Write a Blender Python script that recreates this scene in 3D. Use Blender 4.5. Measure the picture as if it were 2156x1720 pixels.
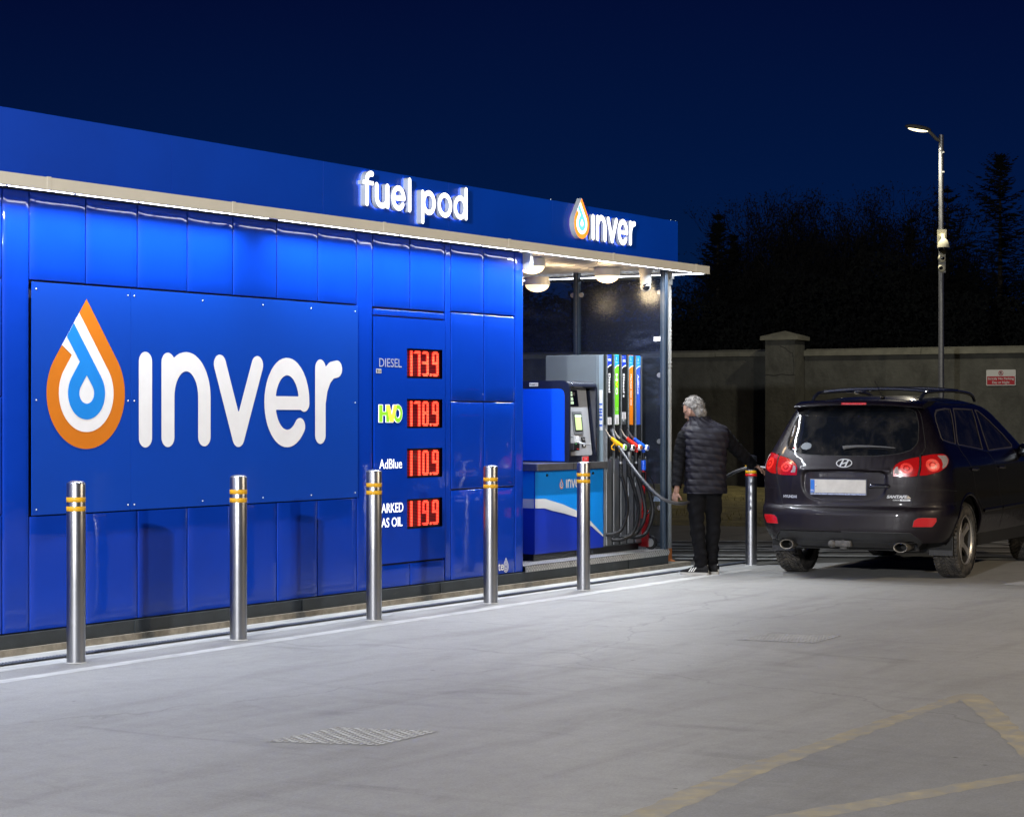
import bpy, bmesh, math, random
import numpy as np
from mathutils import Vector, Matrix
from mathutils.geometry import tessellate_polygon

random.seed(7)
for o in list(bpy.data.objects):
    bpy.data.objects.remove(o)
SC = bpy.context.scene
COL = SC.collection
PI = math.pi
TH = math.radians(31.93)            # angle between the facade (world X) and the view
CA, SA = math.cos(TH), math.sin(TH)

# ------------------------------------------------------------------ camera
cam = bpy.data.cameras.new('camera')
cam.sensor_width = 36.0
cam.lens = 4400.0 / 2156.0 * 36.0
cam.shift_y = 14.0 / 2156.0
cam.clip_start = 0.1
cam.clip_end = 3000
camo = bpy.data.objects.new('camera', cam)
COL.objects.link(camo)
camo.location = (0, 0, 1.57)
camo.rotation_euler = (PI / 2, 0, TH - PI / 2)
SC.camera = camo

# ------------------------------------------------------------------ world: deep blue dusk sky
W = bpy.data.worlds.new("World")
SC.world = W
W.use_nodes = True
nt = W.node_tree
for n in list(nt.nodes):
    nt.nodes.remove(n)
wo = nt.nodes.new('ShaderNodeOutputWorld')
bg = nt.nodes.new('ShaderNodeBackground')
geo = nt.nodes.new('ShaderNodeTexCoord')
sep = nt.nodes.new('ShaderNodeSeparateXYZ')
mr = nt.nodes.new('ShaderNodeValToRGB')
nz = nt.nodes.new('ShaderNodeTexNoise')
nz.inputs['Scale'].default_value = 1.7
nz.inputs['Detail'].default_value = 3
mul = nt.nodes.new('ShaderNodeMath'); mul.operation = 'MULTIPLY_ADD'
mul.inputs[1].default_value = 0.08; mul.inputs[2].default_value = -0.04
add = nt.nodes.new('ShaderNodeMath'); add.operation = 'ADD'
nt.links.new(geo.outputs['Generated'], sep.inputs[0])
nt.links.new(geo.outputs['Generated'], nz.inputs['Vector'])
nt.links.new(nz.outputs['Fac'], mul.inputs[0])
nt.links.new(sep.outputs['Z'], add.inputs[0])
nt.links.new(mul.outputs[0], add.inputs[1])
nt.links.new(add.outputs[0], mr.inputs[0])
cr = mr.color_ramp
cr.elements[0].position = 0.0; cr.elements[0].color = (0.0012, 0.0125, 0.052, 1)
cr.elements[1].position = 0.6; cr.elements[1].color = (0.0006, 0.0022, 0.020, 1)
e = cr.elements.new(0.10); e.color = (0.0007, 0.0085, 0.050, 1)
e = cr.elements.new(0.20); e.color = (0.0007, 0.0036, 0.030, 1)
nt.links.new(mr.outputs[0], bg.inputs['Color'])
bg.inputs['Strength'].default_value = 1.0
nt.links.new(bg.outputs[0], wo.inputs[0])

SC.view_settings.view_transform = 'Standard'
SC.view_settings.look = 'None'
SC.view_settings.exposure = 0
SC.view_settings.gamma = 1
SC.view_settings.use_curve_mapping = False
SC.render.engine = 'CYCLES'
try:
    SC.cycles.sample_clamp_indirect = 6
    SC.cycles.caustics_reflective = False
    SC.cycles.caustics_refractive = False
except Exception:
    pass

# ------------------------------------------------------------------ helpers
MATS = {}
def _noise(nt, scale, detail=4, rough=.5, vec=None, dist=0):
    n = nt.nodes.new('ShaderNodeTexNoise')
    n.inputs['Scale'].default_value = scale
    n.inputs['Detail'].default_value = detail
    n.inputs['Roughness'].default_value = rough
    n.inputs['Distortion'].default_value = dist
    if vec is not None:
        nt.links.new(vec, n.inputs['Vector'])
    return n.outputs['Fac']

def _pos(nt, sc=(1, 1, 1), rot=(0, 0, 0), src='Position'):
    if src == 'Position':
        g = nt.nodes.new('ShaderNodeNewGeometry'); o = g.outputs['Position']
    else:
        g = nt.nodes.new('ShaderNodeTexCoord'); o = g.outputs['Object']
    m = nt.nodes.new('ShaderNodeMapping')
    m.inputs['Scale'].default_value = sc
    m.inputs['Rotation'].default_value = rot
    nt.links.new(o, m.inputs['Vector'])
    return m.outputs[0]

def _ramp(nt, fac, a, b, ca=(0, 0, 0, 1), cb=(1, 1, 1, 1)):
    r = nt.nodes.new('ShaderNodeValToRGB')
    r.color_ramp.elements[0].position = a; r.color_ramp.elements[0].color = ca
    r.color_ramp.elements[1].position = b; r.color_ramp.elements[1].color = cb
    nt.links.new(fac, r.inputs[0])
    return r.outputs[0]

def _mix(nt, fac, a, b, mode='MIX'):
    m = nt.nodes.new('ShaderNodeMix'); m.data_type = 'RGBA'; m.blend_type = mode
    for s, v in ((m.inputs[0], fac), (m.inputs[6], a), (m.inputs[7], b)):
        if hasattr(v, 'links'):
            nt.links.new(v, s)
        else:
            s.default_value = v
    return m.outputs[2]

def mat(name, col=(.5, .5, .5), rough=.5, metal=0, emit=None, estr=1, coat=0, var=0, vscale=8,
        vsc=(1, 1, 1), bump=0, bscale=60, bsc=(1, 1, 1), rvar=0, spec=.5, coatr=.05, src='Position', dirt=None, aniso=0):
    """principled material with procedural colour variation, roughness variation and bump"""
    if name in MATS:
        return MATS[name]
    m = bpy.data.materials.new(name)
    m.use_nodes = True
    nt = m.node_tree
    b = nt.nodes['Principled BSDF']
    c4 = (*col, 1)
    b.inputs['Base Color'].default_value = c4
    b.inputs['Roughness'].default_value = rough
    b.inputs['Metallic'].default_value = metal
    b.inputs['Specular IOR Level'].default_value = spec
    if aniso:
        b.inputs['Anisotropic'].default_value = aniso
    if coat:
        b.inputs['Coat Weight'].default_value = coat
        b.inputs['Coat Roughness'].default_value = coatr
    if emit:
        b.inputs['Emission Color'].default_value = (*emit, 1)
        b.inputs['Emission Strength'].default_value = estr
    cout = None
    if var:
        v = _pos(nt, vsc, src=src)
        f = _noise(nt, vscale, 6, .6, v)
        d = tuple(max(0, x * (1 - var)) for x in col) + (1,)
        l = tuple(min(1, x * (1 + var)) for x in col) + (1,)
        cout = _ramp(nt, f, .3, .7, d, l)
    if dirt:
        dc, dl, dsc = dirt
        v = _pos(nt, dsc, src=src)
        f = _ramp(nt, _noise(nt, 3, 8, .65, v, .4), dl, dl + .25)
        cout = _mix(nt, f, cout if cout is not None else c4, (*dc, 1))
    if cout is not None:
        nt.links.new(cout, b.inputs['Base Color'])
    if rvar:
        v = _pos(nt, (1, 1, 1), src=src)
        f = _noise(nt, 5, 6, .6, v)
        r = nt.nodes.new('ShaderNodeMapRange')
        r.inputs[3].default_value = max(0, rough - rvar); r.inputs[4].default_value = min(1, rough + rvar)
        nt.links.new(f, r.inputs[0]); nt.links.new(r.outputs[0], b.inputs['Roughness'])
    if bump:
        v = _pos(nt, bsc, src=src)
        f = _noise(nt, bscale, 4, .55, v)
        bp = nt.nodes.new('ShaderNodeBump')
        bp.inputs['Strength'].default_value = 1.0
        bp.inputs['Distance'].default_value = bump
        nt.links.new(f, bp.inputs['Height']); nt.links.new(bp.outputs[0], b.inputs['Normal'])
    MATS[name] = m
    return m

def tag(o, label=None, cat=None, group=None, kind=None):
    if label: o['label'] = label
    if cat: o['category'] = cat
    if group: o['group'] = group
    if kind: o['kind'] = kind
    return o

def thing(name, loc, label, cat, group=None, rz=0):
    o = bpy.data.objects.new(name, None)
    o.empty_display_size = .2
    o.location = loc
    o.rotation_euler = (0, 0, rz)
    COL.objects.link(o)
    return tag(o, label, cat, group)

def root_of(o):
    while o.parent: o = o.parent
    return o

def mk(name, verts, faces, m, parent=None, local=False, smooth=False, mi=None, sharp=None):
    """one mesh object; verts in world metres unless local=True (then in the parent's frame)"""
    verts = np.asarray(verts, float).reshape(-1, 3)
    if parent is not None and not local:
        r = root_of(parent)
        if r.type == 'EMPTY':
            verts = verts - np.array(r.location)
    me = bpy.data.meshes.new(name)
    me.from_pydata(verts.tolist(), [], [list(f) for f in faces])
    for mm in (m if isinstance(m, (list, tuple)) else [m]):
        me.materials.append(mm)
    if mi is not None:
        me.polygons.foreach_set('material_index', mi)
    if smooth:
        me.polygons.foreach_set('use_smooth', [True] * len(me.polygons))
        if sharp:
            me.set_sharp_from_angle(angle=math.radians(sharp))
    me.update()
    o = bpy.data.objects.new(name, me)
    COL.objects.link(o)
    if parent is not None:
        o.parent = parent
    return o

class B:
    """collects shapes into one mesh"""
    def __init__(s): s.v = []; s.f = []; s.m = []; s.cm = 0
    def add(s, v, f):
        n = len(s.v); s.v += [tuple(map(float, p)) for p in v]
        s.f += [tuple(i + n for i in q) for q in f]; s.m += [s.cm] * len(f); return s
    def box(s, x0, x1, y0, y1, z0, z1):
        v = [(x, y, z) for x in (x0, x1) for y in (y0, y1) for z in (z0, z1)]
        return s.add(v, [(0, 1, 3, 2), (4, 6, 7, 5), (0, 4, 5, 1), (2, 3, 7, 6), (0, 2, 6, 4), (1, 5, 7, 3)])
    def bbox(s, x0, x1, y0, y1, z0, z1, b=.005):
        """box with chamfered edges"""
        bm = bmesh.new()
        bmesh.ops.create_cube(bm, size=1)
        for q in bm.verts:
            q.co = Vector(((x0 + x1) / 2 + q.co.x * (x1 - x0), (y0 + y1) / 2 + q.co.y * (y1 - y0), (z0 + z1) / 2 + q.co.z * (z1 - z0)))
        bmesh.ops.bevel(bm, geom=bm.edges[:], offset=b, segments=2, profile=.6, affect='EDGES')
        bm.verts.index_update()
        s.add([q.co[:] for q in bm.verts], [[q.index for q in f.verts] for f in bm.faces]); bm.free(); return s
    def tube(s, path, r, n=10, cap=True, flat=1.0):
        P = [Vector(p) for p in path]; R = r if hasattr(r, '__len__') else [r] * len(P)
        base = len(s.v); up = None
        for i, p in enumerate(P):
            t = (P[min(i + 1, len(P) - 1)] - P[max(i - 1, 0)]).normalized()
            if up is None:
                up = Vector((0, 0, 1)) if abs(t.z) < .9 else Vector((1, 0, 0))
            a = t.cross(up)
            if a.length < 1e-5: a = t.cross(Vector((0, 1, 0)))
            a.normalize(); bb = a.cross(t).normalized(); up = bb
            for k in range(n):
                an = 2 * PI * k / n
                q = p + (a * math.cos(an) + bb * math.sin(an) * flat) * R[i]
                s.v.append(q[:])
        for i in range(len(P) - 1):
            for k in range(n):
                s.f.append((base + i * n + k, base + i * n + (k + 1) % n, base + (i + 1) * n + (k + 1) % n, base + (i + 1) * n + k)); s.m.append(s.cm)
        if cap:
            s.f.append(tuple(base + k for k in range(n))[::-1]); s.m.append(s.cm)
            s.f.append(tuple(base + (len(P) - 1) * n + k for k in range(n))); s.m.append(s.cm)
        return s
    def lathe(s, prof, c=(0, 0, 0), n=24, axis='z'):
        """prof: list of (radius, height)"""
        base = len(s.v)
        for r, h in prof:
            for k in range(n):
                a = 2 * PI * k / n
                if axis == 'z': p = (c[0] + r * math.cos(a), c[1] + r * math.sin(a), c[2] + h)
                elif axis == 'y': p = (c[0] + r * math.cos(a), c[1] + h, c[2] + r * math.sin(a))
                else: p = (c[0] + h, c[1] + r * math.cos(a), c[2] + r * math.sin(a))
                s.v.append(p)
        for i in range(len(prof) - 1):
            for k in range(n):
                s.f.append((base + i * n + k, base + i * n + (k + 1) % n, base + (i + 1) * n + (k + 1) % n, base + (i + 1) * n + k)); s.m.append(s.cm)
        s.f.append(tuple(base + k for k in range(n))[::-1]); s.m.append(s.cm)
        s.f.append(tuple(base + (len(prof) - 1) * n + k for k in range(n))); s.m.append(s.cm)
        return s
    def ell(s, c, r, n=16, k=10, M=None):
        """ellipsoid"""
        v = []; f = []
        for i in range(k + 1):
            t = PI * i / k
            for j in range(n):
                a = 2 * PI * j / n
                p = Vector((r[0] * math.sin(t) * math.cos(a), r[1] * math.sin(t) * math.sin(a), r[2] * math.cos(t)))
                if M: p = M @ p
                v.append((p.x + c[0], p.y + c[1], p.z + c[2]))
        for i in range(k):
            for j in range(n):
                f.append((i * n + j, (i + 1) * n + j, (i + 1) * n + (j + 1) % n, i * n + (j + 1) % n))
        return s.add(v, f)
    def done(s, name, m, parent=None, local=False, smooth=False, sharp=35):
        return mk(name, s.v, s.f, m, parent, local, smooth, s.m if isinstance(m, (list, tuple)) else None, sharp if smooth else None)

# ---- outline shapes: a function of (u, v) arrays, positive inside, traced to loops
def contour(fn, u0, u1, v0, v1, step, tol=None):
    nu = int(math.ceil((u1 - u0) / step)) + 1; nv = int(math.ceil((v1 - v0) / step)) + 1
    us = np.linspace(u0, u1, nu); vs = np.linspace(v0, v1, nv)
    U, V = np.meshgrid(us, vs, indexing='ij')
    F = fn(U, V); F = np.where(F == 0, 1e-9, F)
    F[0, :] = F[-1, :] = -1; F[:, 0] = F[:, -1] = -1
    S = F > 0
    cr = S[:-1, :-1].astype(int) + S[1:, :-1] + S[1:, 1:] + S[:-1, 1:]
    seg = {}; pts = {}
    def pt(i, j, k, l):
        key = (i, j, k, l) if (i, j) < (k, l) else (k, l, i, j)
        if key not in pts:
            a, b = F[key[0], key[1]], F[key[2], key[3]]
            t = a / (a - b)
            pts[key] = (U[key[0], key[1]] * (1 - t) + U[key[2], key[3]] * t, V[key[0], key[1]] * (1 - t) + V[key[2], key[3]] * t)
        return key
    for i, j in zip(*np.nonzero((cr > 0) & (cr < 4))):
        c = [(i, j), (i + 1, j), (i + 1, j + 1), (i, j + 1)]
        ent = []; ext = []
        for q in range(4):
            a, b = c[q], c[(q + 1) % 4]
            if S[a] != S[b]:
                k = pt(*a, *b)
                (ext if S[a] else ent).append((q, k))
        for q, k in ext:      # leaving the inside: go to next entering
            best = min(ent, key=lambda e: (e[0] - q) % 4)
            seg[k] = best[1]
    loops = []
    while seg:
        s0 = next(iter(seg)); lp = []; k = s0
        while k in seg:
            lp.append(pts[k]); k = seg.pop(k)
        if len(lp) > 4: loops.append(simplify(lp, tol if tol else step * .12))
    return [l for l in loops if len(l) > 2]

def simplify(lp, tol):
    P = np.array(lp)
    n = len(P)
    if n < 8: return lp
    k = int(np.argmax(((P - P[0]) ** 2).sum(1)))
    def dp(a, b):
        idx = [i % n for i in range(a, b + 1)]
        if len(idx) < 3: return [idx[0]]
        A, C = P[idx[0]], P[idx[-1]]
        d = C - A; L = np.hypot(*d) + 1e-12
        q = P[idx[1:-1]] - A
        h = np.abs(q[:, 0] * d[1] - q[:, 1] * d[0]) / L
        m = int(h.argmax())
        if h[m] < tol: return [idx[0]]
        return dp(a, a + m + 1) + dp(a + m + 1, b)
    ids = dp(0, k) + dp(k, n)
    return [tuple(P[i]) for i in ids]

def prism(loops, mp, depth, nrm):
    """loops in (u,v); mp(u,v)->front point; extruded by depth against nrm. returns v,f,material index (0 face,1 side,2 back)"""
    nrm = np.array(nrm, float)
    v = []; f = []; m = []
    polys = [[Vector((a, b, 0)) for a, b in l] for l in loops]
    tri = tessellate_polygon(polys)
    flat = [p for l in loops for p in l]; n = len(flat)
    fr = [np.array(mp(a, b), float) for a, b in flat]
    v = [tuple(p) for p in fr]
    for t in tri:
        a, b, c = (fr[i] for i in t)
        nn = np.cross(b - a, c - a)
        t = t if nn.dot(nrm) > 0 else t[::-1]
        f.append(tuple(t)); m.append(0)
    if depth:
        v += [tuple(p - nrm * depth) for p in fr]
        for t, _ in list(zip(f, m)):
            f.append(tuple(i + n for i in t[::-1])); m.append(2)
        k = 0
        for l in loops:
            L = len(l)
            for i in range(L):
                a, b = k + i, k + (i + 1) % L
                f.append((a, b, b + n, a + n)); m.append(1)
            k += L
    return v, f, m

def shape(name, loops, mp, depth, nrm, mats, parent=None, local=False):
    v, f, m = prism(loops, mp, depth, nrm)
    if not isinstance(mats, (list, tuple)): mats = [mats]
    if len(mats) < 3: m = [min(x, len(mats) - 1) for x in m]
    return mk(name, v, f, list(mats), parent, local, False, m)

def sd_poly(pts, closed=False):
    P = np.array(pts, float)
    def d(U, V):
        best = np.full(U.shape, 1e9)
        n = len(P)
        for i in range(n if closed else n - 1):
            a, b = P[i], P[(i + 1) % n]
            ab = b - a; L = ab.dot(ab) + 1e-12
            t = np.clip(((U - a[0]) * ab[0] + (V - a[1]) * ab[1]) / L, 0, 1)
            best = np.minimum(best, np.hypot(U - a[0] - t * ab[0], V - a[1] - t * ab[1]))
        return best
    return d

def strokes(lines, r):
    ds = [(sd_poly(l[0]), l[1]) if isinstance(l, tuple) else (sd_poly(l), r) for l in lines]
    return lambda U, V: np.max([rr - d(U, V) for d, rr in ds], axis=0)

def in_poly(pts):
    P = np.array(pts, float); d = sd_poly(P, True)
    def f(U, V):
        ins = np.zeros(U.shape, bool); n = len(P); j = n - 1
        for i in range(n):
            c = ((P[i, 1] > V) != (P[j, 1] > V)) & (U < (P[j, 0] - P[i, 0]) * (V - P[i, 1]) / (P[j, 1] - P[i, 1] + 1e-15) + P[i, 0])
            ins ^= c; j = i
        return np.where(ins, 1, -1) * d(U, V)
    return f

def arc(cx, cy, rx, ry, a0, a1, n=24):
    return [(cx + rx * math.cos(math.radians(a0 + (a1 - a0) * i / n)), cy + ry * math.sin(math.radians(a0 + (a1 - a0) * i / n))) for i in range(n + 1)]

def rrect(x0, x1, y0, y1, r, n=5):
    return arc(x1 - r, y1 - r, r, r, 0, 90, n) + arc(x0 + r, y1 - r, r, r, 90, 180, n) + arc(x0 + r, y0 + r, r, r, 180, 270, n) + arc(x1 - r, y0 + r, r, r, 270, 360, n)

# ---- type from the built-in font
def text_mesh(txt, bold=0.0):
    c = bpy.data.curves.new('t', 'FONT'); c.body = txt; c.size = 1; c.resolution_u = 4; c.offset = bold
    o = bpy.data.objects.new('t', c); COL.objects.link(o)
    dg = bpy.context.evaluated_depsgraph_get(); me = bpy.data.meshes.new_from_object(o.evaluated_get(dg))
    v = np.array([p.co[:] for p in me.vertices]); f = [list(p.vertices) for p in me.polygons]
    bpy.data.objects.remove(o); bpy.data.curves.remove(c); bpy.data.meshes.remove(me)
    return v, f

def text(name, txt, org, ux, uy, w=None, h=None, m=None, parent=None, bold=0.0, local=False, shear=0):
    """flat lettering: lower left at org, ux/uy unit directions, fitted to width w and height h"""
    v, f = text_mesh(txt, bold)
    x0, y0 = v[:, 0].min(), v[:, 1].min(); W_, H_ = v[:, 0].max() - x0, v[:, 1].max() - y0
    if w and not h: h = w * H_ / W_
    if h and not w: w = h * W_ / H_
    U = (v[:, 0] - x0) / W_ * w; V = (v[:, 1] - y0) / H_ * h
    U = U + shear * V
    P = np.array(org)[None] + U[:, None] * np.array(ux)[None] + V[:, None] * np.array(uy)[None]
    return mk(name, P, f, m, parent, local)

FR = lambda Y: (lambda u, v: (u, Y, v))      # on a plane parallel to the facade
NF = (0, -1, 0)

# ------------------------------------------------------------------ materials
def blue_paint():
    m = bpy.data.materials.new('blue_paint'); m.use_nodes = True; nt = m.node_tree; b = nt.nodes['Principled BSDF']
    v = _pos(nt, (1, 1, 1)); f = _noise(nt, 1.6, 5, .6, v)
    c = _ramp(nt, f, .3, .7, (0.0018, 0.036, 0.36, 1), (0.0024, 0.042, 0.41, 1))
    # faint wash of dried rain and dust towards the ground
    v2 = _pos(nt, (9, 9, .7)); f2 = _noise(nt, 2.2, 7, .7, v2)
    c = _mix(nt, _ramp(nt, f2, .55, .95, (0, 0, 0, 1), (.04, .04, .04, 1)), c, (.03, .10, .36, 1))
    nt.links.new(c, b.inputs['Base Color'])
    b.inputs['Roughness'].default_value = .035
    b.inputs['Specular IOR Level'].default_value = .34
    b.inputs['Coat Weight'].default_value = .14
    b.inputs['Coat Roughness'].default_value = .33
    fb = _noise(nt, 3.1, 4, .5, _pos(nt, (1, 1, 1.3)))
    bp = nt.nodes.new('ShaderNodeBump'); bp.inputs['Distance'].default_value = .0022; bp.inputs['Strength'].default_value = 1
    nt.links.new(fb, bp.inputs['Height'])
    nt.links.new(bp.outputs[0], b.inputs['Coat Normal'])
    nt.links.new(bp.outputs[0], b.inputs['Normal'])
    return m
M_BLUE = blue_paint()
M_FASC = mat('fascia_blue', (.0002, .050, .46), .5, spec=.1, coat=.35, coatr=.03, var=.08, vscale=1.2)
M_GAP = mat('dark_joint', (.002, .004, .03), .7)
M_BANNER = mat('banner_blue', (.0002, .048, .38), .4, spec=.2, coat=.12, coatr=.12, var=.05, vscale=.8)
M_ORANGE = mat('orange_vinyl', (.62, .17, .004), .4, var=.03)
M_WHITE = mat('white_vinyl', (.80, .80, .82), .45, var=.03)
M_SKY = mat('light_blue_vinyl', (.002, .225, .72), .4, var=.03)
M_TRIM = mat('beige_trim', (.64, .61, .52), .5, var=.05, vscale=3, rvar=.1)
M_SKIRT = mat('dark_steel_skirt', (.020, .026, .030), .55, var=.25, vscale=6, bump=.0008, bscale=40, dirt=((.10, .09, .08), .62, (1, 1, 4)))
M_SOFF = mat('soffit_metal', (.42, .42, .43), .38, metal=.35, var=.08)
M_LED = mat('led_white', (.9, .9, .9), .5, emit=(.85, .90, 1.0), estr=14)
M_LEDBODY = mat('led_housing', (.35, .36, .4), .4)
M_POST = mat('anodised_post', (.025, .04, .062), .35, metal=.5, var=.1)
M_GALV = mat('galvanised', (.24, .25, .26), .42, metal=.75, var=.22, vscale=26, rvar=.12)
M_STEEL = mat('brushed_steel', (.31, .315, .33), .33, metal=1, var=.06, vscale=3, vsc=(60, 60, .6), bump=.0003, bscale=4, bsc=(90, 90, 1), rvar=.06)
M_STEELD = mat('dull_steel', (.30, .31, .32), .42, metal=.9, var=.15, vsc=(30, 30, 1), vscale=2)
M_YEL = mat('yellow_tape', (.62, .32, .004), .5, var=.15, vscale=60)
M_REDT = mat('red_tape', (.6, .008, .006), .5)
M_BLACK = mat('black_plastic', (.005, .005, .006), .4, var=.2)
M_RUB = mat('black_rubber', (.006, .006, .007), .5, spec=.3, var=.2)
M_GREYP = mat('grey_panel', (.095, .115, .13), .4, var=.05, rvar=.08)
M_TERM = mat('terminal_grey', (.34, .35, .37), .38, metal=.3, var=.05)
M_PIPE = mat('pipe_grey', (.30, .30, .29), .5, var=.08)
M_OFFW = mat('off_white', (.62, .62, .58), .45, var=.06)
M_LABEL = mat('paper_label', (.60, .60, .62), .6, var=.04, vscale=30)
M_INK = mat('black_ink', (.01, .01, .012), .5)
M_GLOWW = mat('sign_face_white', (.9, .9, .9), .4, emit=(1, 1, .98), estr=2.4)
M_GLOWB = mat('sign_back_glow', (.9, .9, .9), .4, emit=(.75, .88, 1), estr=4.5)
M_RETURN = mat('sign_return', (.60, .66, .70), .4, var=.04)

# ================================================================== SETTING
def ground_mat(name, c0, c1, stain, rough, far=False):
    m = bpy.data.materials.new(name); m.use_nodes = True; nt = m.node_tree; b = nt.nodes['Principled BSDF']
    big = _noise(nt, .55, 7, .62, _pos(nt, (1, 1, 1), (0, 0, .3)), .6)
    c = _ramp(nt, big, .3, .72, (*c0, 1), (*c1, 1))
    # long tyre and drag marks along the forecourt
    st = _noise(nt, 1.0, 6, .62, _pos(nt, (.45, 2.6, 1), (0, 0, -.45)), .5)
    c = _mix(nt, _ramp(nt, st, .50, .74, (0, 0, 0, 1), (.75, .75, .75, 1)), c, (*stain, 1))
    st2 = _noise(nt, 1.3, 5, .6, _pos(nt, (2.2, .5, 1), (0, 0, .25)), .8)
    c = _mix(nt, _ramp(nt, st2, .56, .72, (0, 0, 0, 1), (.5, .5, .5, 1)), c, tuple(x * .72 for x in stain) + (1,))
    # dropped oil spots
    vo = nt.nodes.new('ShaderNodeTexVoronoi'); vo.inputs['Scale'].default_value = 2.3
    nt.links.new(_pos(nt, (1, 1, 1)), vo.inputs['Vector'])
    c = _mix(nt, _ramp(nt, vo.outputs['Distance'], .012, .04, (.7, .7, .7, 1), (0, 0, 0, 1)), c, (.04, .038, .035, 1))
    # aggregate grain
    gr = _noise(nt, 70, 5, .8, _pos(nt, (1, 1, 1)))
    c = _mix(nt, 1.0, c, _ramp(nt, gr, .32, .68, (.80, .80, .80, 1), (1.16, 1.16, 1.16, 1)), 'MULTIPLY')
    g3 = _noise(nt, 9, 6, .7, _pos(nt, (1, 1, 1), (0, 0, .5)), .4)
    c = _mix(nt, 1.0, c, _ramp(nt, g3, .35, .65, (.93, .93, .93, 1), (1.05, 1.05, 1.05, 1)), 'MULTIPLY')
    # hairline cracks
    vc = nt.nodes.new('ShaderNodeTexVoronoi'); vc.feature = 'DISTANCE_TO_EDGE'; vc.inputs['Scale'].default_value = .22
    dn = nt.nodes.new('ShaderNodeTexNoise'); dn.inputs['Scale'].default_value = 1.4; dn.inputs['Detail'].default_value = 6
    va = nt.nodes.new('ShaderNodeVectorMath'); va.operation = 'MULTIPLY_ADD'; va.inputs[1].default_value = (.9, .9, 0)
    p = _pos(nt, (1, 1, 1)); nt.links.new(p, dn.inputs['Vector']); nt.links.new(dn.outputs['Color'], va.inputs[0]); nt.links.new(p, va.inputs[2])
    nt.links.new(va.outputs[0], vc.inputs['Vector'])
    c = _mix(nt, _ramp(nt, vc.outputs['Distance'], .0006, .0022, (.45, .45, .45, 1), (0, 0, 0, 1)), c, tuple(x * .5 for x in c0) + (1,))
    nt.links.new(c, b.inputs['Base Color'])
    r = nt.nodes.new('ShaderNodeMapRange'); r.inputs[3].default_value = rough - .12; r.inputs[4].default_value = rough + .12
    nt.links.new(st, r.inputs[0]); nt.links.new(r.outputs[0], b.inputs['Roughness'])
    bp = nt.nodes.new('ShaderNodeBump'); bp.inputs['Distance'].default_value = .0015
    nt.links.new(gr, bp.inputs['Height'])
    bp2 = nt.nodes.new('ShaderNodeBump'); bp2.inputs['Distance'].default_value = .006
    nt.links.new(_noise(nt, 3, 5, .6, _pos(nt, (1, 1, 1))), bp2.inputs['Height']); nt.links.new(bp.outputs[0], bp2.inputs['Normal'])
    nt.links.new(bp2.outputs[0], b.inputs['Normal'])
    MATS[name] = m
    return m
M_CONC = ground_mat('forecourt_concrete', (.290, .287, .274), (.350, .346, .331), (.240, .234, .223), .6)
M_ASPH = ground_mat('worn_asphalt', (.225, .224, .220), (.275, .274, .268), (.205, .202, .195), .7)
M_ROAD = ground_mat('yard_asphalt', (.075, .073, .065), (.12, .117, .10), (.06, .06, .052), .75)
M_VERGE = mat('verge_grass', (.15, .13, .048), .95, var=.5, vscale=2.2, vsc=(1, 1, 1), bump=.05, bscale=9)
M_STRIPC = mat('channel_concrete', (.44, .44, .42), .6, var=.28, vscale=3, vsc=(1, 4, 1), bump=.002, bscale=60)
M_SLABC = mat('slab_edge', (.20, .175, .135), .85, var=.3, vscale=14, bump=.004, bscale=50)
M_LINE = mat('worn_white_paint', (.52, .52, .50), .6, var=.2, vscale=5, dirt=((.34, .335, .32), .56, (1.5, 6, 1)))
M_LINE2 = mat('yard_white_paint', (.30, .30, .28), .7, var=.35, vscale=3, dirt=((.08, .08, .07), .5, (1.2, 5, 1)))
M_YLINE = mat('worn_yellow_paint', (.36, .31, .205), .7, var=.2, vscale=7, dirt=((.27, .262, .24), .36, (2.6, 2.6, 1)))
M_IRON = mat('cast_iron', (.27, .27, .266), .65, var=.25, vscale=5)

def sheet(name, pts, z, m, kind='structure', parent=None):
    o = mk(name, [(x, y, z) for x, y in pts], [tuple(range(len(pts)))], m, parent)
    if parent is None: tag(o, kind=kind)
    return o
sheet('ground', [(-900, -900), (900, -900), (900, 900), (-900, 900)], -.02, M_ROAD)
road = sheet('yard_road', [(19.2, -40), (60, -40), (60, 9), (32, 15.6), (24, 13.2), (24, 30), (19.2, 30)], -.004, M_ROAD)
sheet('forecourt', [(-60, -60), (26.5, -60), (26.5, 3.0), (24.3, 6.2), (20.6, 8.95), (20.05, 9.25), (20.0, 9.80), (-60, 9.80)], 0, M_CONC)
sheet('worn_patch', [(5.2, 3.60), (7.42, 3.90), (8.5, 3.98), (11.13, 4.03), (9.9, 3.22), (6.5, -1.0), (2.0, -1.0), (4.0, 2.2)], .0006, M_ASPH)
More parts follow.
